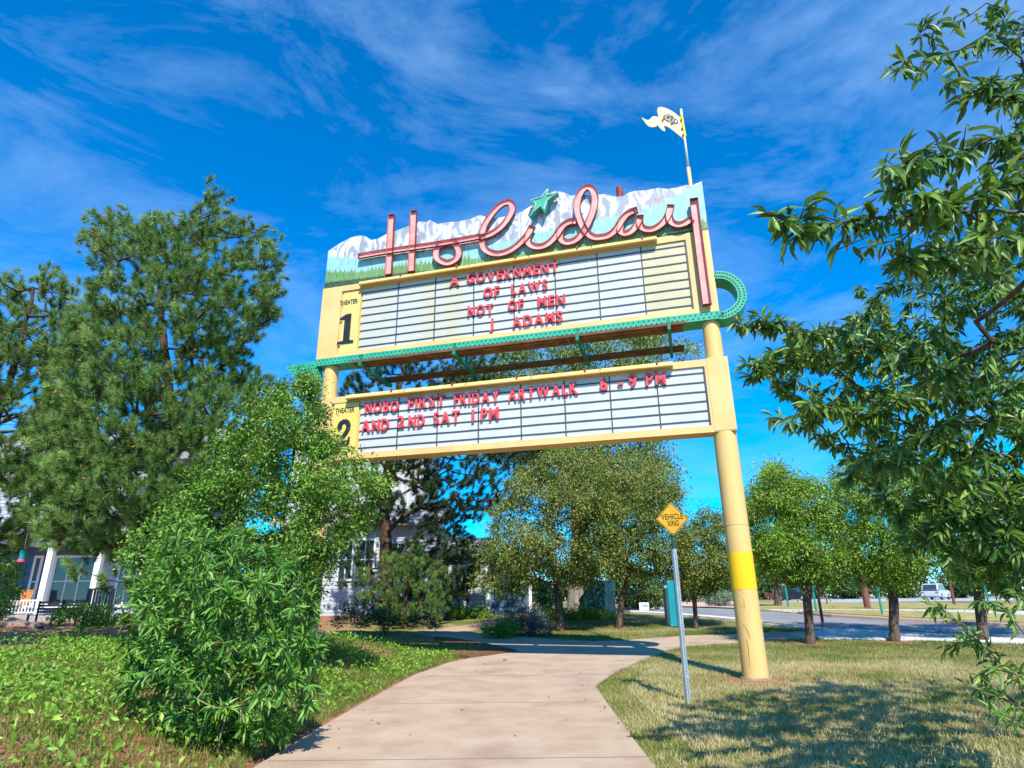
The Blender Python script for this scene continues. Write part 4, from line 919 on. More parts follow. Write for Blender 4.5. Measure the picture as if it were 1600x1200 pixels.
car('dark_car', far_pt(1242, 82), 2.3, 4.3, 1.8, 1.5, M_dcar, 'dark blue car on the far road behind the first street tree')
car('red_pickup', far_pt(1218, 110), 1.9, 5.0, 1.9, 1.75, M_rcar, 'red pickup beyond the dark car', True)
# ------------------------------------------------------------------ vegetation
M_bark = mat('grey_brown_bark', (0.06, 0.04, 0.03), (0.17, 0.125, 0.10), scale=9, rough=0.95, bump=0.9, bscale=18, stretch=(1, 1, .25), spec=0.1)
M_pbark = mat('pine_bark', (0.045, 0.028, 0.02), (0.15, 0.09, 0.065), scale=8, rough=0.95, bump=0.9, bscale=14, stretch=(1, 1, .4), spec=0.1)
M_gbark = mat('grey_cottonwood_bark', (0.20, 0.18, 0.15), (0.34, 0.31, 0.27), scale=7, rough=0.95, bump=0.9, bscale=12, stretch=(1, 1, .2), spec=0.1)
M_twig = mat('pale_green_twig', (0.22, 0.20, 0.08), (0.30, 0.26, 0.13), scale=9, rough=0.7)
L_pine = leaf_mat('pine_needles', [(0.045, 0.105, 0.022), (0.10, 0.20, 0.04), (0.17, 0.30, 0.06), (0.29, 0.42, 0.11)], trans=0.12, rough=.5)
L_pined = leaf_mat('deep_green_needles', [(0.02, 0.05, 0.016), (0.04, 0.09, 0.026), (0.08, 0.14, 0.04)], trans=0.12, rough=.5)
L_crab = leaf_mat('crabapple_leaves', [(0.05, 0.1, 0.018), (0.11, 0.18, 0.03), (0.19, 0.26, 0.045), (0.28, 0.32, 0.06), (0.26, 0.2, 0.06)], trans=0.18, rough=.5)
L_street = leaf_mat('street_tree_leaves', [(0.05, 0.12, 0.012), (0.12, 0.24, 0.02), (0.2, 0.35, 0.03), (0.32, 0.44, 0.05)], trans=0.20, rough=.45)
L_elm = leaf_mat('elm_leaves', [(0.035, 0.1, 0.012), (0.08, 0.2, 0.02), (0.15, 0.31, 0.03), (0.27, 0.42, 0.06)], trans=0.18, rough=.42)
L_willow = leaf_mat('long_leaves', [(0.03, 0.11, 0.015), (0.07, 0.21, 0.025), (0.14, 0.32, 0.04), (0.27, 0.43, 0.1)], trans=0.18, rough=.4)
L_cot = leaf_mat('cottonwood_leaves', [(0.06, 0.12, 0.02), (0.12, 0.19, 0.035), (0.2, 0.27, 0.055), (0.28, 0.32, 0.09)], trans=0.20, rough=.45)
L_near = leaf_mat('glossy_poplar_leaves', [(0.03, 0.085, 0.018), (0.07, 0.16, 0.028), (0.14, 0.27, 0.035), (0.28, 0.4, 0.07)], trans=0.25, rough=.42, spec=.4)
L_far = leaf_mat('far_foliage', [(0.04, 0.085, 0.02), (0.07, 0.13, 0.03), (0.11, 0.17, 0.045)], trans=.2)
L_silver = leaf_mat('silver_green_foliage', [(0.16, 0.24, 0.17), (0.24, 0.33, 0.24), (0.30, 0.38, 0.28)], trans=.15)
L_lav = leaf_mat('lavender_foliage', [(0.05, 0.10, 0.05), (0.10, 0.15, 0.08), (0.13, 0.13, 0.20), (0.18, 0.15, 0.28)], trans=.15)
L_lime = leaf_mat('lime_groundcover', [(0.14, 0.24, 0.02), (0.22, 0.32, 0.03), (0.32, 0.40, 0.05)], trans=.25)
L_weed = leaf_mat('bright_weeds', [(0.05, 0.15, 0.012), (0.11, 0.27, 0.02), (0.2, 0.38, 0.035), (0.34, 0.48, 0.07)], trans=0.20)
L_grass = leaf_mat('lawn_blades', [(0.06, 0.13, 0.015), (0.11, 0.18, 0.025), (0.24, 0.25, 0.06), (0.42, 0.36, 0.15), (0.55, 0.46, 0.24)], trans=.25, rough=.6, spec=.2)
M_cone = mat('orange_brown_cone', (0.26, 0.10, 0.03), (0.46, 0.22, 0.08), scale=20, rough=0.8)

def seg_dist(poly, pts):
    d = np.full(len(pts), 1e9)
    for i in range(len(poly)):
        a = np.array(poly[i], float); b = np.array(poly[(i + 1) % len(poly)], float); ab = b - a
        t_ = np.clip(((pts - a) @ ab) / max(ab @ ab, 1e-9), 0, 1); d = np.minimum(d, np.linalg.norm(pts - (a + t_[:, None] * ab), axis=1))
    return d
def volume(poly, Y0, R, n, rng, edge=0.35):
    """points in a rounded body whose outline from the photograph's side is poly, at depth Y0, at most R thick each way"""
    poly = np.array(poly, float); lo_, hi_ = poly.min(0), poly.max(0); out = np.zeros((0, 2))
    while len(out) < n:
        p = rng.uniform(lo_, hi_, (n * 3, 2)); out = np.vstack([out, p[inside(poly, p)]])
    p = out[:n]; dist = seg_dist(poly, p) * Y0 / FPX
    th = np.minimum(R, edge * R + dist * 1.25)
    u = rng.uniform(-1, 1, n); u = np.sign(u) * np.abs(u) ** .7
    return np.array([at(q[0], q[1], Y0 + uu * t_) for q, uu, t_ in zip(p, u, th)])
def grow(trunk, attr, step, rng, up=.15, wander=.08, down_pen=.6):
    """connect every attractor to the nearest wood -> nodes, parent index"""
    N = [np.array(p, float) for p in trunk]; PR = [-1] + list(range(len(trunk) - 1)); NT = len(trunk)
    arr = np.array(N); d0 = np.min(np.linalg.norm(attr[:, None] - arr[None], axis=2), axis=1) if len(attr) * len(arr) < 4e6 else np.linalg.norm(attr - arr.mean(0), axis=1)
    buf = np.zeros((len(trunk) + len(attr) * 40, 3)); buf[:NT] = arr; cnt = NT; ends = []
    for ai in np.argsort(d0):
        a = attr[ai]; q = buf[:cnt]; v = a - q; d = np.linalg.norm(v, axis=1); cost = d * (1 + down_pen * np.clip(-v[:, 2] / np.maximum(d, .01), 0, 1))
        j = int(np.argmin(cost[2:])) + 2 if cnt > 3 else int(np.argmin(cost)); L = d[j]; n = max(1, min(30, int(L / step))); p0 = buf[j].copy(); last = j
        mid = (p0 + a) / 2 + np.array([0, 0, -up * L]) + rng.normal(0, wander * L, 3)
        for k in range(1, n + 1):
            t_ = k / n; buf[cnt] = (1 - t_) ** 2 * p0 + 2 * t_ * (1 - t_) * mid + t_ ** 2 * a; PR.append(last); last = cnt; cnt += 1
        ends.append(last)
    return buf[:cnt].copy(), np.array(PR), np.array(ends)
def wood(nodes, par, rb, rt, sides=6):
    """tapered limbs along the grown skeleton (one vertex/face array)"""
    n = len(nodes); cntd = np.ones(n)
    for i in range(n - 1, 0, -1):
        if par[i] >= 0: cntd[par[i]] += cntd[i]
    k = math.log(rb / rt) / math.log(cntd.max()); r = rt * cntd ** k
    i = np.arange(n)[par >= 0]; a, b = nodes[par[i]], nodes[i]; ra, rb_ = r[par[i]], r[i]
    ra = np.minimum(ra, rb_ * 1.6)                       # side branches leave thin
    d = unit(b - a); ref = np.where(np.abs(d[:, 2:3]) > .9, [[1., 0, 0]], [[0, 0, 1.]]); u = unit(np.cross(d, ref)); w = np.cross(d, u)
    a = a - d * (ra * .3)[:, None]; ang = np.arange(sides) * 2 * PI / sides
    ring = np.cos(ang)[None, :, None] * u[:, None] + np.sin(ang)[None, :, None] * w[:, None]
    V = np.concatenate([a[:, None] + ring * ra[:, None, None], b[:, None] + ring * rb_[:, None, None]], 1).reshape(-1, 3)
    j = np.arange(sides); base = np.stack([j, (j + 1) % sides, (j + 1) % sides + sides, j + sides], 1)
    F = (base[None] + (np.arange(len(i)) * 2 * sides)[:, None, None]).reshape(-1, 4)
    return V, F, r
LEAF_S = (np.array([[0, 0, 0], [.45, .5, .12], [1, 0, -.06], [.45, -.5, .12]], float), np.array([[0, 2, 1], [0, 3, 2]]))
_t = [0, .12, .3, .5, .7, .86, 1.0]; _w = [0.03, .30, .48, .50, .36, .17, 0]
_mid = [(t_, 0, -.16 * t_ * t_ + .0) for t_ in _t]; _lf = [(t_, w_, -.16 * t_ * t_ + .10 * w_ / .5) for t_, w_ in zip(_t[1:-1], _w[1:-1])]; _rt = [(t_, -w_, -.16 * t_ * t_ + .10 * w_ / .5) for t_, w_ in zip(_t[1:-1], _w[1:-1])]
_f = []
for i in range(6):
    L0, L1 = (7 + i - 1 if i > 0 else None), (7 + i if i < 5 else None); R0, R1 = (12 + i - 1 if i > 0 else None), (12 + i if i < 5 else None)
    if L0 is None: _f += [(0, 1, L1), (0, R1, 1)]
    elif L1 is None: _f += [(i, i + 1, L0), (i, R0, i + 1)]
    else: _f += [(i, i + 1, L1), (i, L1, L0), (i, R1, i + 1), (i, R0, R1)]
LEAF_B = (np.array(_mid + _lf + _rt, float), np.array(_f))
def tuft_template(seed, n=120, ln=.20, nl=.18, w=.0062, spread=(15, 100)):
    r = np.random.default_rng(seed); u = r.uniform(0, 1, n) ** .8; az = r.uniform(0, 2 * PI, n); al = np.radians(r.uniform(*spread, n)) * (1.1 - .5 * u)
    base = np.stack([u * ln, np.zeros(n), np.zeros(n)], 1); rad = np.stack([np.zeros(n), np.cos(az), np.sin(az)], 1); ax_ = np.array([[1., 0, 0]])
    d = ax_ * np.cos(al)[:, None] + rad * np.sin(al)[:, None]; L = nl * r.uniform(.75, 1.15, n); tip = base + d * L[:, None] - rad * 0; sd_ = unit(np.cross(d, r.normal(0, 1, (n, 3)))) * w
    v = np.stack([base - sd_, base + sd_, tip], 1).reshape(-1, 3); return v, np.arange(n * 3).reshape(-1, 3)
TUFTS = [tuft_template(s) for s in range(4)]
def rand_unit(n, rng): return unit(rng.normal(0, 1, (n, 3)))
def broad_tree(name, label, base, trunk_px, Y0, poly, R, n_cl, n_leaf, leaf, lw, lmat, seed, rb, rt=.006, bark=None, cat='tree', group=None, cl_r=.28, step=.25, droop=.25, big=False, keep_inside=True, multi=1, edge=.35, up=.12, only=None):
    rng = np.random.default_rng(seed); T = empty(name, base, label, cat, group)
    trunk = [np.array(base) - [0, 0, .15]] + [np.array(p) for p in trunk_px]
    tr = [trunk[0]]
    for a, b_ in zip(trunk[:-1], trunk[1:]):
        n = max(1, int(np.linalg.norm(b_ - a) / step))
        for k in range(1, n + 1): tr.append(a + (b_ - a) * k / n + (rng.normal(0, .012, 3) if k < n else 0))
    attr = volume(poly, Y0, R, n_cl, rng, edge)
    nodes, par, ends = grow(tr, attr, step, rng, up=up)
    V, F, r = wood(nodes, par, rb, rt, 7)
    bk = bark or M_bark
    wood_o = np_mesh('trunk', V, F, bk, T, smooth=True)
    b = MB(); b0 = np.array(base); b.tube([b0 + [0, 0, -.12], b0 + [0, 0, .05], b0 + [0, 0, .22]], [rb * 1.3, rb * 1.1, rb * .9], 9, cap=False); b.build('root_flare', bk, wood_o, smooth=True)
    # leaves in clusters round the twig ends, thinner along the last stretch of twig
    ci = rng.integers(0, len(ends), n_leaf); wgt = rng.gamma(2.0, .5, len(ends)); wgt /= wgt.sum(); ci = rng.choice(len(ends), n_leaf, p=wgt)
    c = nodes[ends[ci]]; pr = nodes[par[ends[ci]]]; t_ = rng.uniform(-.6, 1.2, n_leaf)[:, None]
    P = c + (pr - c) * np.clip(t_, 0, 1) + rng.normal(0, 1, (n_leaf, 3)) * cl_r * np.array([1, 1, .8]) * rng.uniform(.3, 1, (n_leaf, 1))
    D = unit(unit(P - c) * .8 + rand_unit(n_leaf, rng) * .7 + np.array([0, 0, -droop])); Nn = unit(rand_unit(n_leaf, rng) + np.array([0, -.35, .75]))
    Xa, Ya, Za = frames(D, Nn); L = leaf * rng.uniform(.6, 1.25, n_leaf); sc = np.stack([L, L * lw, L], 1)
    clr = rng.normal(0, .19, len(ends))[ci]; rv = np.clip(rng.beta(2.2, 2.4, n_leaf) + clr, 0, 1)
    tv, tf = LEAF_B if big else LEAF_S
    v, f, rn = inst(tv, tf, P, Xa, Ya, Za, sc, rv)
    np_mesh('crown', v, f, lmat, T, rnd=rn, kind='stuff')
    return T, nodes, ends
def pine(name, label, base, trunk_pts, Y0, poly, R, n_tuft, seed, rb, lmat, ts=1.0, cones=.12, cl=2, extra_limbs=(), group=None, edge=.35, up=.10, step=.35):
    rng = np.random.default_rng(seed); T = empty(name, base, label, 'tree', group)
    trunk = [np.array(base) - [0, 0, .2]] + [np.array(p, float) for p in trunk_pts]; tr = [trunk[0]]
    for a, b_ in zip(trunk[:-1], trunk[1:]):
        n = max(1, int(np.linalg.norm(b_ - a) / .4))
        for k in range(1, n + 1): tr.append(a + (b_ - a) * k / n + (rng.normal(0, .02, 3) if k < n else 0))
    attr = volume(poly, Y0, R, n_tuft, rng, edge)
    if len(extra_limbs): attr = np.vstack([np.array(extra_limbs), attr])
    nodes, par, ends = grow(tr, attr, step, rng, up=up, wander=.06, down_pen=.5)
    V, F, r = wood(nodes, par, rb, .007, 6); wood_o = np_mesh('trunk', V, F, M_pbark, T, smooth=True)
    b = MB(); b0 = np.array(base); b.tube([b0 + [0, 0, -.15], b0 + [0, 0, .06], b0 + [0, 0, .3]], [rb * 1.7, rb * 1.3, rb * 1.02], 10, cap=False); b.build('root_flare', M_pbark, wood_o, smooth=True)
    e = ends; P0 = nodes[e]; din = unit(P0 - nodes[par[e]]); tc_ = np.array(tr); 
    axisxy = np.array([np.interp(P0[:, 2], tc_[:, 2], tc_[:, 0]), np.interp(P0[:, 2], tc_[:, 2], tc_[:, 1]), P0[:, 2]]).T
    outw = unit((P0 - axisxy) * [1, 1, .2] + 1e-6)
    Vs, Fs, Rs = [], [], []; off = 0; Pc = []
    for rep in range(cl):                                 # several shoots at every twig end
        n = len(e); d = unit(din * .35 + outw * .55 + np.array([0, 0, .85]) + rand_unit(n, rng) * (.25 if rep == 0 else .85))
        pp = P0 + (0 if rep == 0 else 1) * rng.normal(0, .16 * ts, (n, 3)) - d * .12 * ts
        nn = rand_unit(n, rng); Xa, Ya, Za = frames(d, nn); s = ts * rng.uniform(.7, 1.25, n); rv0 = np.clip(rng.normal(.5, .2, n), 0, 1); which = rng.integers(0, 4, n)
        for w_ in range(4):
            q = which == w_; tv, tf = TUFTS[w_]
            if not q.any(): continue
            m_ = len(tv); v, f, rn = inst(tv, tf, pp[q], Xa[q], Ya[q], Za[q], s[q], rv0[q]); jit = np.repeat(rng.normal(0, .16, len(rn) // 3), 3)
            Vs.append(v); Fs.append(f + off); Rs.append(np.clip(rn + jit, 0, 1)); off += len(v)
        q = rng.random(n) < cones; Pc.append(np.concatenate([pp[q] + d[q] * .30 * ts, d[q]], 1))
    np_mesh('crown', np.vstack(Vs), np.vstack(Fs), lmat, T, rnd=np.concatenate(Rs), kind='stuff')
    Pc = np.vstack(Pc)
    if len(Pc):
        a = np.arange(6) * PI / 3; tv = np.vstack([[[-.5, 0, 0]], np.stack([np.full(6, -.15), .32 * np.cos(a), .32 * np.sin(a)], 1), [[.6, 0, 0]]]); tf = np.array([[0, 1 + (k + 1) % 6, 1 + k] for k in range(6)] + [[7, 1 + k, 1 + (k + 1) % 6] for k in range(6)])
        Xa, Ya, Za = frames(Pc[:, 3:], rand_unit(len(Pc), rng)); v, f, _ = inst(tv, tf, Pc[:, :3], Xa, Ya, Za, np.full(len(Pc), .085 * ts)); np_mesh('cones', v, f, M_cone, T, kind='stuff')
    return T
def line_px(Y, *pp): return [at(px, py, Y) for px, py in pp]
# ---- pines
gA = gp(262, 985); YA = 15.0
bA = at(262, 960, YA); bA[2] = float(H(bA[0], bA[1]))
limb = line_px(14.2, (200, 912), (165, 905), (130, 893), (105, 876), (85, 856), (62, 836), (45, 805), (30, 790))
PA_poly = [(128, 345), (150, 318), (185, 330), (210, 350), (245, 325), (270, 345), (300, 330), (318, 300), (345, 288), (352, 330), (378, 345), (410, 345), (430, 395), (442, 440), (432, 495), (400, 520), (372, 560), (400, 590), (440, 600), (455, 640), (430, 740), (360, 820), (300, 880), (220, 880), (150, 865), (80, 840), (50, 700), (80, 560), (128, 470), (145, 430)]
pine('pine_tree', 'tall bushy pine left of the marquee with its top against the sky', bA, line_px(YA, (262, 860), (264, 700), (262, 590), (252, 500), (250, 430), (275, 380), (320, 330)), YA, PA_poly, 2.4, 1380, 11, .17, L_pine, 1.0, cl=3, extra_limbs=limb, edge=.2)
bB = at(-75, 960, 17.0); bB[2] = float(H(bB[0], bB[1]))
PB_poly = [(-5, 440), (25, 430), (60, 410), (82, 425), (105, 450), (125, 490), (150, 560), (160, 680), (135, 790), (90, 850), (20, 855), (-60, 860), (-120, 780), (-130, 600), (-80, 470)]
pine('pine_tree', 'pine at the far left edge, shorter than its bushy neighbour', bB, line_px(17, (-60, 850), (-20, 700), (25, 560), (52, 450)), 17.0, PB_poly, 2.4, 800, 12, .17, L_pine, 1.0, cl=3)
bC = gp(605, 976)
PC_poly = [(535, 610), (560, 560), (620, 525), (700, 520), (770, 545), (800, 620), (860, 690), (850, 760), (790, 810), (720, 815), (660, 800), (640, 740), (620, 690), (560, 700), (530, 680)]
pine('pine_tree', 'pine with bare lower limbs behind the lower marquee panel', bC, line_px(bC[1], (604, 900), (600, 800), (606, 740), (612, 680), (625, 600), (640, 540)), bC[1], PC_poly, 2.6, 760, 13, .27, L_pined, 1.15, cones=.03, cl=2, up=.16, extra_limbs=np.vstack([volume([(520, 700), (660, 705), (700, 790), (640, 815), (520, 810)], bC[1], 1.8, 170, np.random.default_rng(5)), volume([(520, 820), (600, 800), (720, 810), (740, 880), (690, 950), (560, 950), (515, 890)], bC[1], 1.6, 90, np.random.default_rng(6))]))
PC2 = [(510, 830), (560, 790), (640, 800), (700, 830), (740, 880), (735, 930), (680, 960), (610, 945), (540, 930), (505, 880)]
rngc = np.random.default_rng(77)
b2 = at(700, 975, bC[1] + 1.5); b2[2] = float(H(b2[0], b2[1]))
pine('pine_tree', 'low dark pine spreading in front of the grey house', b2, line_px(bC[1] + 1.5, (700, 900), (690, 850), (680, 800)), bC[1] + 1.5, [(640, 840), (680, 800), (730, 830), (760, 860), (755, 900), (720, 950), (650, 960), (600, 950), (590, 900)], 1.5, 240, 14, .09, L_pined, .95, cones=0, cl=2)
by_ = gp(632, 982)
pine('young_pine', 'small bright young pine under the left half of the marquee', by_, line_px(by_[1], (634, 940), (638, 890), (640, 860)), by_[1], [(566, 905), (585, 880), (612, 862), (640, 850), (668, 866), (694, 890), (704, 930), (690, 966), (600, 972), (568, 950)], 1.2, 130, 15, .07, L_pine, .95, cones=.1, cl=2)
# ---- small trees on the lawn and along the street
def street_tree(label, bpx, fork, poly, seed, lm, rb, n_leaf=26000, leaf=.075, lw=.5, R=2.0, n_cl=260, name='lawn_tree', group=None, cl_r=.24, lean=0):
    base = gp(*bpx); Y = base[1]
    return broad_tree(name, label, base, line_px(Y, *fork), Y, poly, R, n_cl, n_leaf, leaf, lw, lm, seed, rb, group=group, cl_r=cl_r)
street_tree('round crabapple with low forked trunk nearest the house walk', (875, 986), ((874, 955), (873, 938), (868, 900)), [(735, 880), (752, 835), (775, 795), (800, 750), (830, 722), (880, 700), (930, 705), (958, 750), (968, 820), (965, 880), (935, 905), (900, 912), (850, 905), (800, 930), (770, 935), (742, 915)], 21, L_crab, .14, n_leaf=62000, n_cl=480, R=2.4, leaf=.09, cl_r=.27)
street_tree('dark-trunked crabapple right of the teal transformer cabinet', (967, 981), ((970, 950), (974, 930), (985, 890)), [(900, 760), (940, 715), (985, 700), (1030, 725), (1058, 770), (1078, 820), (1075, 870), (1040, 895), (1000, 908), (950, 905), (915, 895), (900, 830)], 22, L_crab, .11, n_leaf=48000, n_cl=400, leaf=.09, cl_r=.27)
street_tree('slim-trunked small crabapple between the crossing sign and the right post', (1087, 982), ((1086, 955), (1085, 938), (1088, 900)), [(1052, 850), (1075, 812), (1105, 795), (1132, 808), (1152, 845), (1152, 890), (1138, 915), (1100, 925), (1065, 920), (1048, 895)], 23, L_crab, .08, n_leaf=24000, n_cl=220, R=1.4, leaf=.085)
street_tree('bright green street tree just right of the marquee post', (1266, 1006), ((1263, 960), (1261, 938), (1262, 905)), [(1168, 770), (1190, 745), (1212, 718), (1232, 745), (1262, 752), (1292, 762), (1318, 815), (1335, 865), (1318, 905), (1280, 922), (1225, 912), (1182, 900), (1166, 850)], 24, L_street, .12, n_leaf=44000, n_cl=340, R=1.7, leaf=.08)
street_tree('street tree second from the marquee post', (1398, 1002), ((1397, 960), (1395, 930), (1392, 890)), [(1290, 750), (1330, 712), (1400, 715), (1455, 750), (1475, 830), (1450, 890), (1400, 915), (1345, 910), (1305, 870)], 25, L_street, .13, n_leaf=44000, n_cl=320, R=1.7, leaf=.08)
street_tree('street tree farthest right, its trunk behind the low sprigs', (1536, 1002), ((1533, 960), (1530, 930), (1526, 890)), [(1455, 780), (1510, 745), (1600, 745), (1660, 800), (1650, 880), (1570, 915), (1490, 908), (1450, 860)], 26, L_street, .14, n_leaf=36000, n_cl=280, R=1.7, leaf=.08)
bcw = gp(898, 960)
broad_tree('cottonwood_tree', 'tall cottonwood with thick grey trunk behind the marquee', bcw, line_px(bcw[1], (905, 900), (908, 840), (905, 760), (890, 680)), bcw[1], [(690, 600), (740, 555), (820, 530), (900, 500), (980, 490), (1045, 515), (1085, 550), (1080, 590), (1045, 640), (1035, 690), (1062, 745), (1060, 800), (1000, 800), (920, 770), (840, 760), (780, 720), (720, 680)], 3.6, 620, 76000, .14, .65, L_cot, 27, .45, bark=M_gbark, cl_r=.42, step=.5)
# the crabapple hanging from the second crown behind the first street trees
bbk = at(1215, 945, 40); bbk[2] = .8
broad_tree('background_tree', 'tall tree top rising behind the first street tree', bbk, line_px(40, (1215, 900), (1214, 840)), 40, [(1160, 800), (1175, 760), (1205, 722), (1235, 745), (1245, 800), (1230, 880), (1175, 890)], 3.0, 130, 12000, .2, .55, L_street, 28, .22, cl_r=.45, step=.6)
# ---- trees on the skyline across the road
rs_ = random.Random(4)
for i, (px, top, wpx, Y) in enumerate(((820, 905, 70, 62), (905, 900, 80, 70), (985, 878, 70, 58), (1060, 890, 70, 75), (1120, 880, 60, 85), (1185, 888, 60, 120), (1255, 880, 70, 125), (1330, 870, 80, 110), (1410, 866, 80, 115), (1500, 862, 90, 100), (1590, 860, 90, 95))):
    p = at(px, 938, Y); p[2] = float(H(p[0], p[1])); hw_ = wpx / 2; lbls = ['round shrubby tree beyond the corner of the grey house', 'broad tree behind the thick grey trunk', 'leafy tree over the hedge behind the yard sign', 'tree behind the crossing sign across the street', 'tree behind the slim crabapple across the street', 'distant tree beside the lower right post', 'distant tree above the dark car', 'distant tree behind the brown wooden pole', 'distant tree left of the silver car', 'distant tree right of the silver car', 'distant tree at the right edge behind the speed sign']
    broad_tree('distant_tree', lbls[i], p, line_px(Y, (px, 925)), Y, [(px - hw_, 925), (px - hw_ * .9, top + 18), (px - hw_ * .4, top + 4), (px, top), (px + hw_ * .5, top + 6), (px + hw_, top + 22), (px + hw_, 928), (px, 934)], hw_ * Y / FPX, 90, 6500, .36 * Y / 80, .7, L_far, 100 + i, .2, rt=.02, cl_r=.55 * Y / 80, step=1.2, group='trees across the road')
# ---- shrubs
def shrub(name, label, poly, Y, R, n, leaf, lw, lm, seed, stems=14, big=False, cat='shrub', base_py=None, up=.0, rt=.003, cl_r=.1):
    poly = np.array(poly, float); cx_ = poly[:, 0].mean(); b = at(cx_, 950, Y); b[2] = float(H(b[0], b[1])); rng = np.random.default_rng(seed)
    T = empty(name, b, label, cat)
    attr = volume(poly, Y, R, stems, rng); attr[:, 2] = np.maximum(attr[:, 2], H(attr[:, 0], attr[:, 1]) + .03)
    tr = [b - [0, 0, .05], b + [0, 0, .03], b + [0, 0, .08]]
    nodes, par, ends = grow(tr, attr, .1, rng, up=-.05)
    V, F, r = wood(nodes, par, .02, rt, 4); np_mesh('stems', V, F, M_bark, T)
    ci = rng.integers(0, len(nodes) - 3, n) + 3; P = nodes[ci] + rng.normal(0, cl_r, (n, 3)); P[:, 2] = np.maximum(P[:, 2], H(P[:, 0], P[:, 1]) + .02)
    D = unit(rand_unit(n, rng) + [0, 0, .5]); Xa, Ya, Za = frames(D, unit(rand_unit(n, rng) + [0, -.4, .7])); L = leaf * rng.uniform(.6, 1.25, n); tv, tf = LEAF_B if big else LEAF_S
    v, f, rn = inst(tv, tf, P, Xa, Ya, Za, np.stack([L, L * lw, L], 1), np.clip(rng.beta(2, 2, n), 0, 1)); np_mesh('foliage', v, f, lm, T, rnd=rn, kind='stuff')
    return T
shrub('lavender_shrub', 'bluish lavender bush left of the first crabapple trunk', [(778, 985), (785, 962), (810, 948), (840, 950), (858, 968), (862, 988), (820, 992)], 21.5, .6, 3500, .10, .22, L_lav, 31, 40)
shrub('perennial_clump', 'green clump of perennials at the foot of the grey house wing', [(690, 962), (700, 950), (740, 948), (765, 955), (762, 966), (715, 972)], 28, .5, 3000, .12, .3, L_weed, 32, 40)
shrub('perennial_clump', 'leafy green clump beside the bend of the house walk', [(745, 985), (770, 978), (800, 972), (812, 985), (790, 994), (760, 992)], 20.5, .4, 2200, .09, .3, L_elm, 33, 30)
shrub('groundcover_patch', 'yellow-green groundcover under the crabapple by the grey trunk', [(850, 966), (850, 954), (880, 950), (930, 954), (965, 960), (960, 968), (900, 970)], 27, .7, 3500, .10, .4, L_lime, 34, 50)
shrub('hedge', 'low green hedge behind the white yard sign', [(965, 947), (968, 930), (1000, 926), (1040, 930), (1044, 945), (1005, 948)], 34.5, .8, 4500, .14, .5, L_cot, 35, 60)
shrub('silver_shrub', 'silvery green mounded shrub on the pink gravel', [(1098, 944), (1102, 930), (1125, 924), (1150, 930), (1156, 942), (1128, 947)], 40, .8, 3000, .14, .3, L_silver, 36, 50)
shrub('garden_bush', 'bushy green shrub right of the dark house corner', [(832, 948), (834, 915), (850, 905), (868, 915), (870, 948)], 38, .8, 2500, .14, .5, L_cot, 37, 40)
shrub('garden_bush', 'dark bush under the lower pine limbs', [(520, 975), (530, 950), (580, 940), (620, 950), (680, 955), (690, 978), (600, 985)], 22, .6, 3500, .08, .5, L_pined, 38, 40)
shrub('porch_bush', 'leafy bush left of the orange porch chair', [(-30, 950), (-20, 870), (10, 850), (35, 880), (30, 940), (15, 960)], 21, .9, 4500, .09, .5, L_elm, 39, 60)
shrub('porch_bush', 'green perennials in front of the black bench', [(60, 975), (80, 950), (130, 945), (190, 950), (215, 970), (140, 985)], 22.5, .6, 3000, .11, .35, L_weed, 40, 40)
# ---- shrub tree in front of the left post
bE = at(430, 1040, 11.6); bE[2] = float(H(bE[0], bE[1]))
broad_tree('elm_sapling', 'leafy young elm growing up around the left sign post', bE, line_px(11.6, (432, 980), (436, 900), (445, 800), (460, 700)), 11.6, [(190, 850), (225, 800), (280, 770), (330, 700), (375, 640), (430, 600), (470, 582), (496, 590), (508, 640), (522, 690), (560, 715), (600, 750), (590, 790), (560, 835), (535, 880), (510, 905), (480, 945), (475, 1000), (430, 1045), (330, 1050), (250, 1010), (205, 940)], 1.4, 700, 72000, .076, .5, L_elm, 41, .05, cl_r=.15, step=.15, rt=.004)
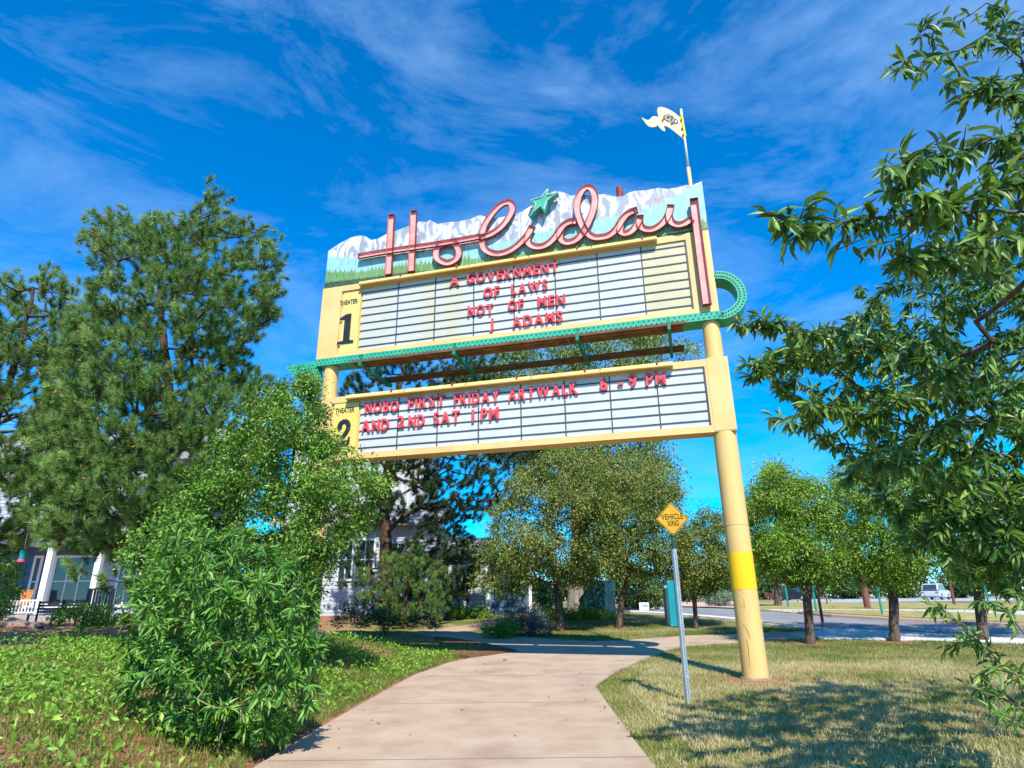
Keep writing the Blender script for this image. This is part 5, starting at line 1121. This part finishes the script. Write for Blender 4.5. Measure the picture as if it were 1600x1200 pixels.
# ---- near things with leaves one can pick apart
def leafy(name, label, base, trunk_pts, sprays, leaf, lw, lm, seed, rb, n_obj, bark, cat='tree', cl_r=.05, rt=.0025, per=9, droop=.5, up=.05, step=.12, near_w=1.0, near_l=1.0):
    """sprays: list of (points array). leaves sit along the outer twigs; the n_obj nearest ones are objects of their own"""
    rng = np.random.default_rng(seed); T = empty(name, base, label, cat)
    trunk = [np.array(base) - [0, 0, .1]] + [np.array(p, float) for p in trunk_pts]; tr = [trunk[0]]
    for a, b_ in zip(trunk[:-1], trunk[1:]):
        n = max(1, int(np.linalg.norm(b_ - a) / .25))
        for k in range(1, n + 1): tr.append(a + (b_ - a) * k / n)
    attr = np.vstack(sprays); nodes, par, ends = grow(tr, attr, step, rng, up=up, wander=.05, down_pen=.1)
    V, F, r = wood(nodes, par, rb, rt, 6); wo = np_mesh('trunk', V, F, bark, T, smooth=True)
    thin = np.where((np.arange(len(nodes)) >= len(tr)) & (r < rt * 5.0))[0]
    n = len(ends) * per; wt = np.where(nodes[thin, 1] < 3.5, near_w, 1.0); ci = rng.choice(thin, n, p=wt / wt.sum()); a, b_ = nodes[par[ci]], nodes[ci]; P = a + (b_ - a) * rng.uniform(0, 1, (n, 1)); dirn = unit(b_ - a)
    side = rand_unit(n, rng); D = unit(dirn * .45 + side * .75 + np.array([0, 0, -droop]) * rng.uniform(0, 1.3, (n, 1))); P = P + D * .012
    Nn = unit(rand_unit(n, rng) * .7 + [0, -.3, .8]); Xa, Ya, Za = frames(D, Nn); L = leaf * rng.uniform(.55, 1.2, n) * np.where(P[:, 1] < 3.5, near_l, 1.0); rv = np.clip(rng.beta(2, 2.3, n), 0, 1)
    pc = proj(P + D * (L / 2)[:, None]); vis = (pc[:, 0] > -20) & (pc[:, 0] < 1620) & (pc[:, 1] > -20) & (pc[:, 1] < 1220) & (P[:, 1] > .5)
    size = np.where(vis, L / np.maximum(P[:, 1], .3), 0); pick = np.argsort(-size)[:n_obj]; pick = pick[size[pick] > 0]; rest = np.setdiff1d(np.arange(n), pick)
    tv, tf = LEAF_B
    v, f, rn = inst(tv, tf, P[rest], Xa[rest], Ya[rest], Za[rest], np.stack([L[rest], L[rest] * lw, L[rest]], 1), rv[rest]); np_mesh('crown', v, f, lm, T, rnd=rn, kind='stuff', smooth=True)
    MES = []
    for k in range(10):
        me = bpy.data.meshes.new('leaf'); vv = tv * [1, lw, 1]; bend = [.0, .12, -.08, .2, .05][k % 5]; vv = vv + np.stack([np.zeros(len(vv)), bend * vv[:, 0] ** 2 * .5, -abs(bend) * vv[:, 0] ** 2], 1)
        me.from_pydata([tuple(p) for p in vv], [], [tuple(q) for q in tf]); at2 = me.attributes.new('rnd', 'FLOAT', 'POINT'); at2.data.foreach_set('value', np.full(len(vv), (k + .5) / 10, np.float32)); me.materials.append(lm)
        me.polygons.foreach_set('use_smooth', [True] * len(me.polygons)); MES.append(me)
    org = ORG[T.name]
    for i in pick:
        o = bpy.data.objects.new('leaf', MES[min(9, int(rv[i] * 10))]); col.objects.link(o); o.parent = T; p = P[i] - org
        o.matrix_basis = Matrix(((Xa[i][0] * L[i], Ya[i][0] * L[i], Za[i][0] * L[i], p[0]), (Xa[i][1] * L[i], Ya[i][1] * L[i], Za[i][1] * L[i], p[1]), (Xa[i][2] * L[i], Ya[i][2] * L[i], Za[i][2] * L[i], p[2]), (0, 0, 0, 1)))
    return T
def chain(depths, *pp):             # points along a twig seen in the photograph
    out = []
    for i in range(len(pp) - 1):
        for k in range(4):
            t_ = k / 4; out.append(at(pp[i][0] + (pp[i + 1][0] - pp[i][0]) * t_, pp[i][1] + (pp[i + 1][1] - pp[i][1]) * t_, depths[0] + (depths[1] - depths[0]) * (i + t_) / (len(pp) - 1)))
    out.append(at(*pp[-1], depths[1])); return np.array(out)
rw = np.random.default_rng(51)
def bushy(ch, n=1, r=.10):           # side twigs round a twig
    q = np.repeat(ch[2:], n, 0); return np.vstack([ch, q + rw.normal(0, r, q.shape) * [1, 1, .9] + [-.03, 0, -.02]])
TB = np.array([6.2, 5.0, float(H(6.2, 5.0))])
sprays = [chain((3.0, 2.5), (1690, 215), (1600, 214), (1552, 216), (1488, 243), (1440, 252), (1385, 262)), chain((3.1, 2.6), (1690, 330), (1600, 332), (1500, 331), (1400, 338), (1330, 346), (1270, 352), (1225, 342)),
          chain((3.0, 2.7), (1690, 370), (1600, 376), (1530, 392), (1470, 400), (1415, 408)), chain((2.9, 2.5), (1690, 290), (1600, 285), (1540, 300), (1470, 318), (1430, 300)),
          chain((3.6, 3.2), (1680, 120), (1600, 160), (1560, 150), (1540, 128)), chain((3.7, 3.1), (1680, 40), (1560, 60), (1480, 85), (1400, 110)), chain((3.6, 3.2), (1680, 20), (1540, 20), (1450, 30)),
          chain((5.2, 4.3), (1690, 660), (1600, 625), (1500, 582), (1400, 552), (1300, 528), (1230, 512), (1155, 505)), chain((5.0, 4.2), (1690, 740), (1600, 720), (1500, 690), (1400, 655), (1320, 640), (1260, 632)),
          chain((4.4, 3.6), (1690, 800), (1600, 780), (1500, 742), (1420, 722), (1350, 720)), chain((5.4, 4.8), (1690, 600), (1500, 560), (1300, 570), (1200, 565), (1180, 570)), chain((4.3, 3.6), (1690, 700), (1560, 640), (1490, 600), (1480, 580))]
mass = volume([(1185, 560), (1215, 510), (1290, 510), (1340, 450), (1400, 400), (1480, 370), (1600, 330), (1680, 330), (1680, 860), (1560, 885), (1480, 870), (1400, 820), (1330, 740), (1250, 650), (1200, 610)], 5.6, 1.5, 620, rw)
mass2 = volume([(1540, 140), (1600, 90), (1690, 60), (1690, 340), (1600, 330), (1560, 250)], 5.2, .8, 50, rw)
mass3 = volume([(1380, 780), (1480, 790), (1600, 800), (1680, 800), (1680, 960), (1600, 940), (1520, 905), (1430, 870)], 5.0, .9, 130, rw)
sprays = [bushy(c) for c in sprays]
own = TB + [.5, .5, 4.0] + rand_unit(420, rw) * [2.4, 2.6, 2.0] * rw.uniform(.25, 1, (420, 1)) ** .5   # the rest of its crown, round the trunk
pj = proj(own); own = own[(pj[:, 0] > 1660) | (own[:, 1] < 1.0)]
sprays.append(own)
leafy('poplar_tree', 'narrow-leaved poplar reaching in from the right edge with glossy leaves', TB, [TB + [0, 0, 1.2], TB + [-.1, .1, 2.4], TB + [-.05, .2, 3.6], TB + [.1, .1, 5.0], TB + [.1, .1, 6.5]], sprays + [mass, mass2, mass3], .108, .26, L_near, 52, .05, 300, M_bark, per=27, droop=.75, near_w=.42, near_l=1.12)
# low sprigs at the lower right
sb = np.array([3.55, 4.1, float(H(3.55, 4.1))])
sp = [chain((4.2, 4.3), (1640, 1110), (1560, 1030), (1500, 975), (1470, 950), (1448, 948)), chain((4.2, 4.4), (1640, 1120), (1580, 1060), (1530, 1010), (1500, 1000), (1478, 1020)), chain((4.2, 4.0), (1650, 1120), (1600, 1060), (1560, 1040), (1530, 1060)),
      chain((4.2, 4.0), (1650, 1080), (1600, 990), (1570, 950), (1530, 935)), chain((4.2, 4.2), (1650, 1140), (1570, 1090), (1510, 1070)), chain((4.2, 4.1), (1660, 1000), (1610, 950), (1590, 925)), chain((4.1, 3.8), (1660, 1180), (1590, 1130), (1540, 1110))]
leafy('poplar_sapling', 'dark-leaved sprigs of a young poplar at the lower right corner', sb, [sb + [0, 0, .12], sb + [.02, .02, .25]], sp, .085, .24, L_near, 53, .02, 110, M_twig, cat='sapling', per=5, droop=.2)
# long-leaved bush at the lower left
wb = at(345, 1140, 6.6); wb[2] = float(H(wb[0], wb[1]))
wm = volume([(190, 980), (205, 900), (250, 835), (300, 800), (350, 812), (410, 840), (465, 880), (492, 940), (500, 1020), (490, 1100), (440, 1150), (270, 1150), (195, 1090)], 6.8, .75, 330, rw)
leafy('willow_bush', 'bright long-leaved willow bush low in front of the elm', wb, [wb + [0, 0, .15], wb + [.02, .02, .3]], [wm], .13, .20, L_willow, 54, .012, 240, M_twig, cat='bush', per=24, droop=.45, rt=.0018)

# ------------------------------------------------------------------ grass and ground cover
def scatter(n, x0, x1, y0, y1, rng, keep):
    P = np.column_stack([rng.uniform(x0, x1, n), rng.uniform(0, 1, n)]); P[:, 1] = y0 + (y1 - y0) * P[:, 1]; return P[keep(P)]
SIDE_P = np.array([tuple(q) for q in SIDEW]); STR_P = np.array([tuple(q) for q in STREET])
def on_lawn(P): return ~inside(WALK, P) & ~inside(SIDE_P, P) & ~inside(STR_P, P)
def blades(name, P, h, w, rng, lm, rv, label):
    n = len(P); z = H(P[:, 0], P[:, 1]); a = rng.uniform(0, 2 * PI, n); ln = rng.normal(0, .45, (n, 2)); hh_ = h * rng.uniform(.5, 1.3, n)
    b0 = np.column_stack([P, z - .005]); dx = np.column_stack([np.cos(a), np.sin(a), np.zeros(n)]) * (w * rng.uniform(.7, 1.3, n))[:, None]
    tip = b0 + np.column_stack([ln * hh_[:, None], hh_]); v = np.stack([b0 - dx, b0 + dx, tip], 1).reshape(-1, 3)
    o = np_mesh(name, v, np.arange(n * 3).reshape(-1, 3), lm, rnd=np.repeat(rv, 3)); return tag(o, label, 'grass', kind='stuff')
rg_ = np.random.default_rng(61)
P = np.vstack([scatter(150000, 0.8, 15, 6, 14.5, rg_, on_lawn), scatter(110000, -2, 20, 14.5, 22, rg_, on_lawn), scatter(50000, 0, 22, 22, 31, rg_, on_lawn)])
dist_soil = np.min([np.hypot(P[:, 0] - c[0], P[:, 1] - c[1]) / r for c, r in ((gp(1180, 1063), .75), (gp(1266, 1006), .6), (gp(1398, 1002), .7), (gp(1536, 1002), .6))], 0)
P = P[(dist_soil > rg_.uniform(.4, 1.2, len(P))) & (P[:, 0] > -1.2)]
dry = vnoise(P[:, 0] * .9, P[:, 1] * .9, 3) * .75 + vnoise(P[:, 0] * 3, P[:, 1] * 3, 4) * .35 + .30 * (P[:, 1] < 15) - .28 * sstep(15, 18, P[:, 1])
edge = seg_dist(WALK, P); dry = dry - .35 * (edge < .5) * (P[:, 1] < 14)
rv = np.clip(dry + rg_.normal(0, .17, len(P)) - .05, 0, 1)
blades('lawn_grass', P, .055, .006, rg_, L_grass, rv, 'patchy half-dry lawn grass right of the walkway and under the trees')
# weeds and leafy cover on the left bank
Pw = scatter(60000, -12, -.8, 5, 19, rg_, lambda P: ~inside(WALK, P) & (vnoise(P[:, 0] * 1.1, P[:, 1] * 1.1, 8) + rg_.normal(0, .12, len(P)) > .40 + .16 * sstep(-3.4, -1.6, P[:, 0])))
Pw = Pw[(seg_dist(WALK, Pw) > rg_.uniform(.05, .45, len(Pw)))]
n = len(Pw); hgt = .03 + .24 * rg_.uniform(0, 1, n) ** 1.6 * (.35 + vnoise(Pw[:, 0] * 1.7, Pw[:, 1] * 1.7, 9)) * sstep(-1.4, -3.4, Pw[:, 0]) + .02
P3 = np.column_stack([Pw, H(Pw[:, 0], Pw[:, 1]) + hgt]); D = unit(rand_unit(n, rg_) + [0, 0, .5]); Xa, Ya, Za = frames(D, unit(rand_unit(n, rg_) + [0, -.3, .7])); L = rg_.uniform(.03, .09, n)
v, f, rn = inst(*LEAF_S, P3, Xa, Ya, Za, np.stack([L, L * .5, L], 1), np.clip(rg_.beta(2, 2, n) + (vnoise(Pw[:, 0], Pw[:, 1], 12) - .5) * .4, 0, 1))
tag(np_mesh('ground_cover', v, f, L_weed, rnd=rn), 'bright green weeds and ground cover over the left bank', 'ground cover', kind='stuff')
Pg = scatter(230000, -10, -1.0, 5, 19, rg_, lambda P: ~inside(WALK, P)); Pg = Pg[seg_dist(WALK, Pg) > .12]
Pg = Pg[vnoise(Pg[:, 0] * 1.1, Pg[:, 1] * 1.1, 8) + rg_.normal(0, .15, len(Pg)) > .30]
blades('bank_grass', Pg, .10, .0055, rg_, L_grass, np.clip(rg_.beta(1.6, 2.4, len(Pg)) * .9, 0, 1), 'wispy green grass among the weeds of the left bank')
# twigs and dry leaves dropped on the walkway
Pl = scatter(900, -2.3, 6, 5, 19, rg_, lambda P: inside(WALK, P)); Pl = Pl[(seg_dist(WALK, Pl) < rg_.exponential(.35, len(Pl))) | (rg_.random(len(Pl)) < .03)]
n = len(Pl); D = unit(rand_unit(n, rg_) * [1, 1, .05]); Xa, Ya, Za = frames(D, unit(rand_unit(n, rg_) * .25 + [0, 0, 1])); L = rg_.uniform(.02, .07, n)
v, f, rn = inst(*LEAF_S, np.column_stack([Pl, H(Pl[:, 0], Pl[:, 1]) + .045]), Xa, Ya, Za, np.stack([L, L * rg_.uniform(.12, .5, n), L], 1), rg_.uniform(0, 1, n))
tag(np_mesh('leaf_litter', v, f, leaf_mat('dry_litter', [(0.08, 0.05, 0.03), (0.16, 0.10, 0.05), (0.28, 0.20, 0.10)], trans=.1), rnd=rn), 'dry leaves and twigs scattered along the walkway edges', 'leaf litter', kind='stuff')
# bird feeder hanging from the far left pine
FP = at(33, 876, 15.6)
FD = empty('bird_feeder', FP, 'small teal and red feeder hanging by the far left pine', 'feeder')
MB().tube([FP + [0, 0, .03], FP + [0, 0, .25]], .06, 12).build('reservoir', M_tealbox, FD); MB().tube([FP + [0, 0, -.03], FP + [0, 0, .03]], [.085, .075], 12).build('tray', M_red, FD)
MB().tube([FP + [0, 0, .25], FP + [0, 0, .28]], [.065, .01], 12).build('lid', M_tealbox, FD); MB().tube([FP + [0, 0, .28], FP + [0, 0, 1.1]], .004, 4).build('hanger', M_galv, FD)

# ------------------------------------------------------------------ groups of repeats
GROUPS = {'pine_tree': 'pines left of and behind the marquee', 'street_post': 'teal posts along the street', 'brown_post': 'red-brown posts along the street', 'boulder': 'boulders below the porch',
          'perennial_clump': 'perennial clumps by the grey house', 'garden_bush': 'bushes near the grey house', 'porch_bush': 'bushes in front of the porch'}
for o in col.objects:
    if o.parent is None:
        k = o.name.split('.')[0]
        if k in GROUPS: o['group'] = GROUPS[k]
        if k == 'lawn_tree': o['group'] = 'street trees by the road' if 'street tree' in o['label'] else 'crabapples on the lawn'
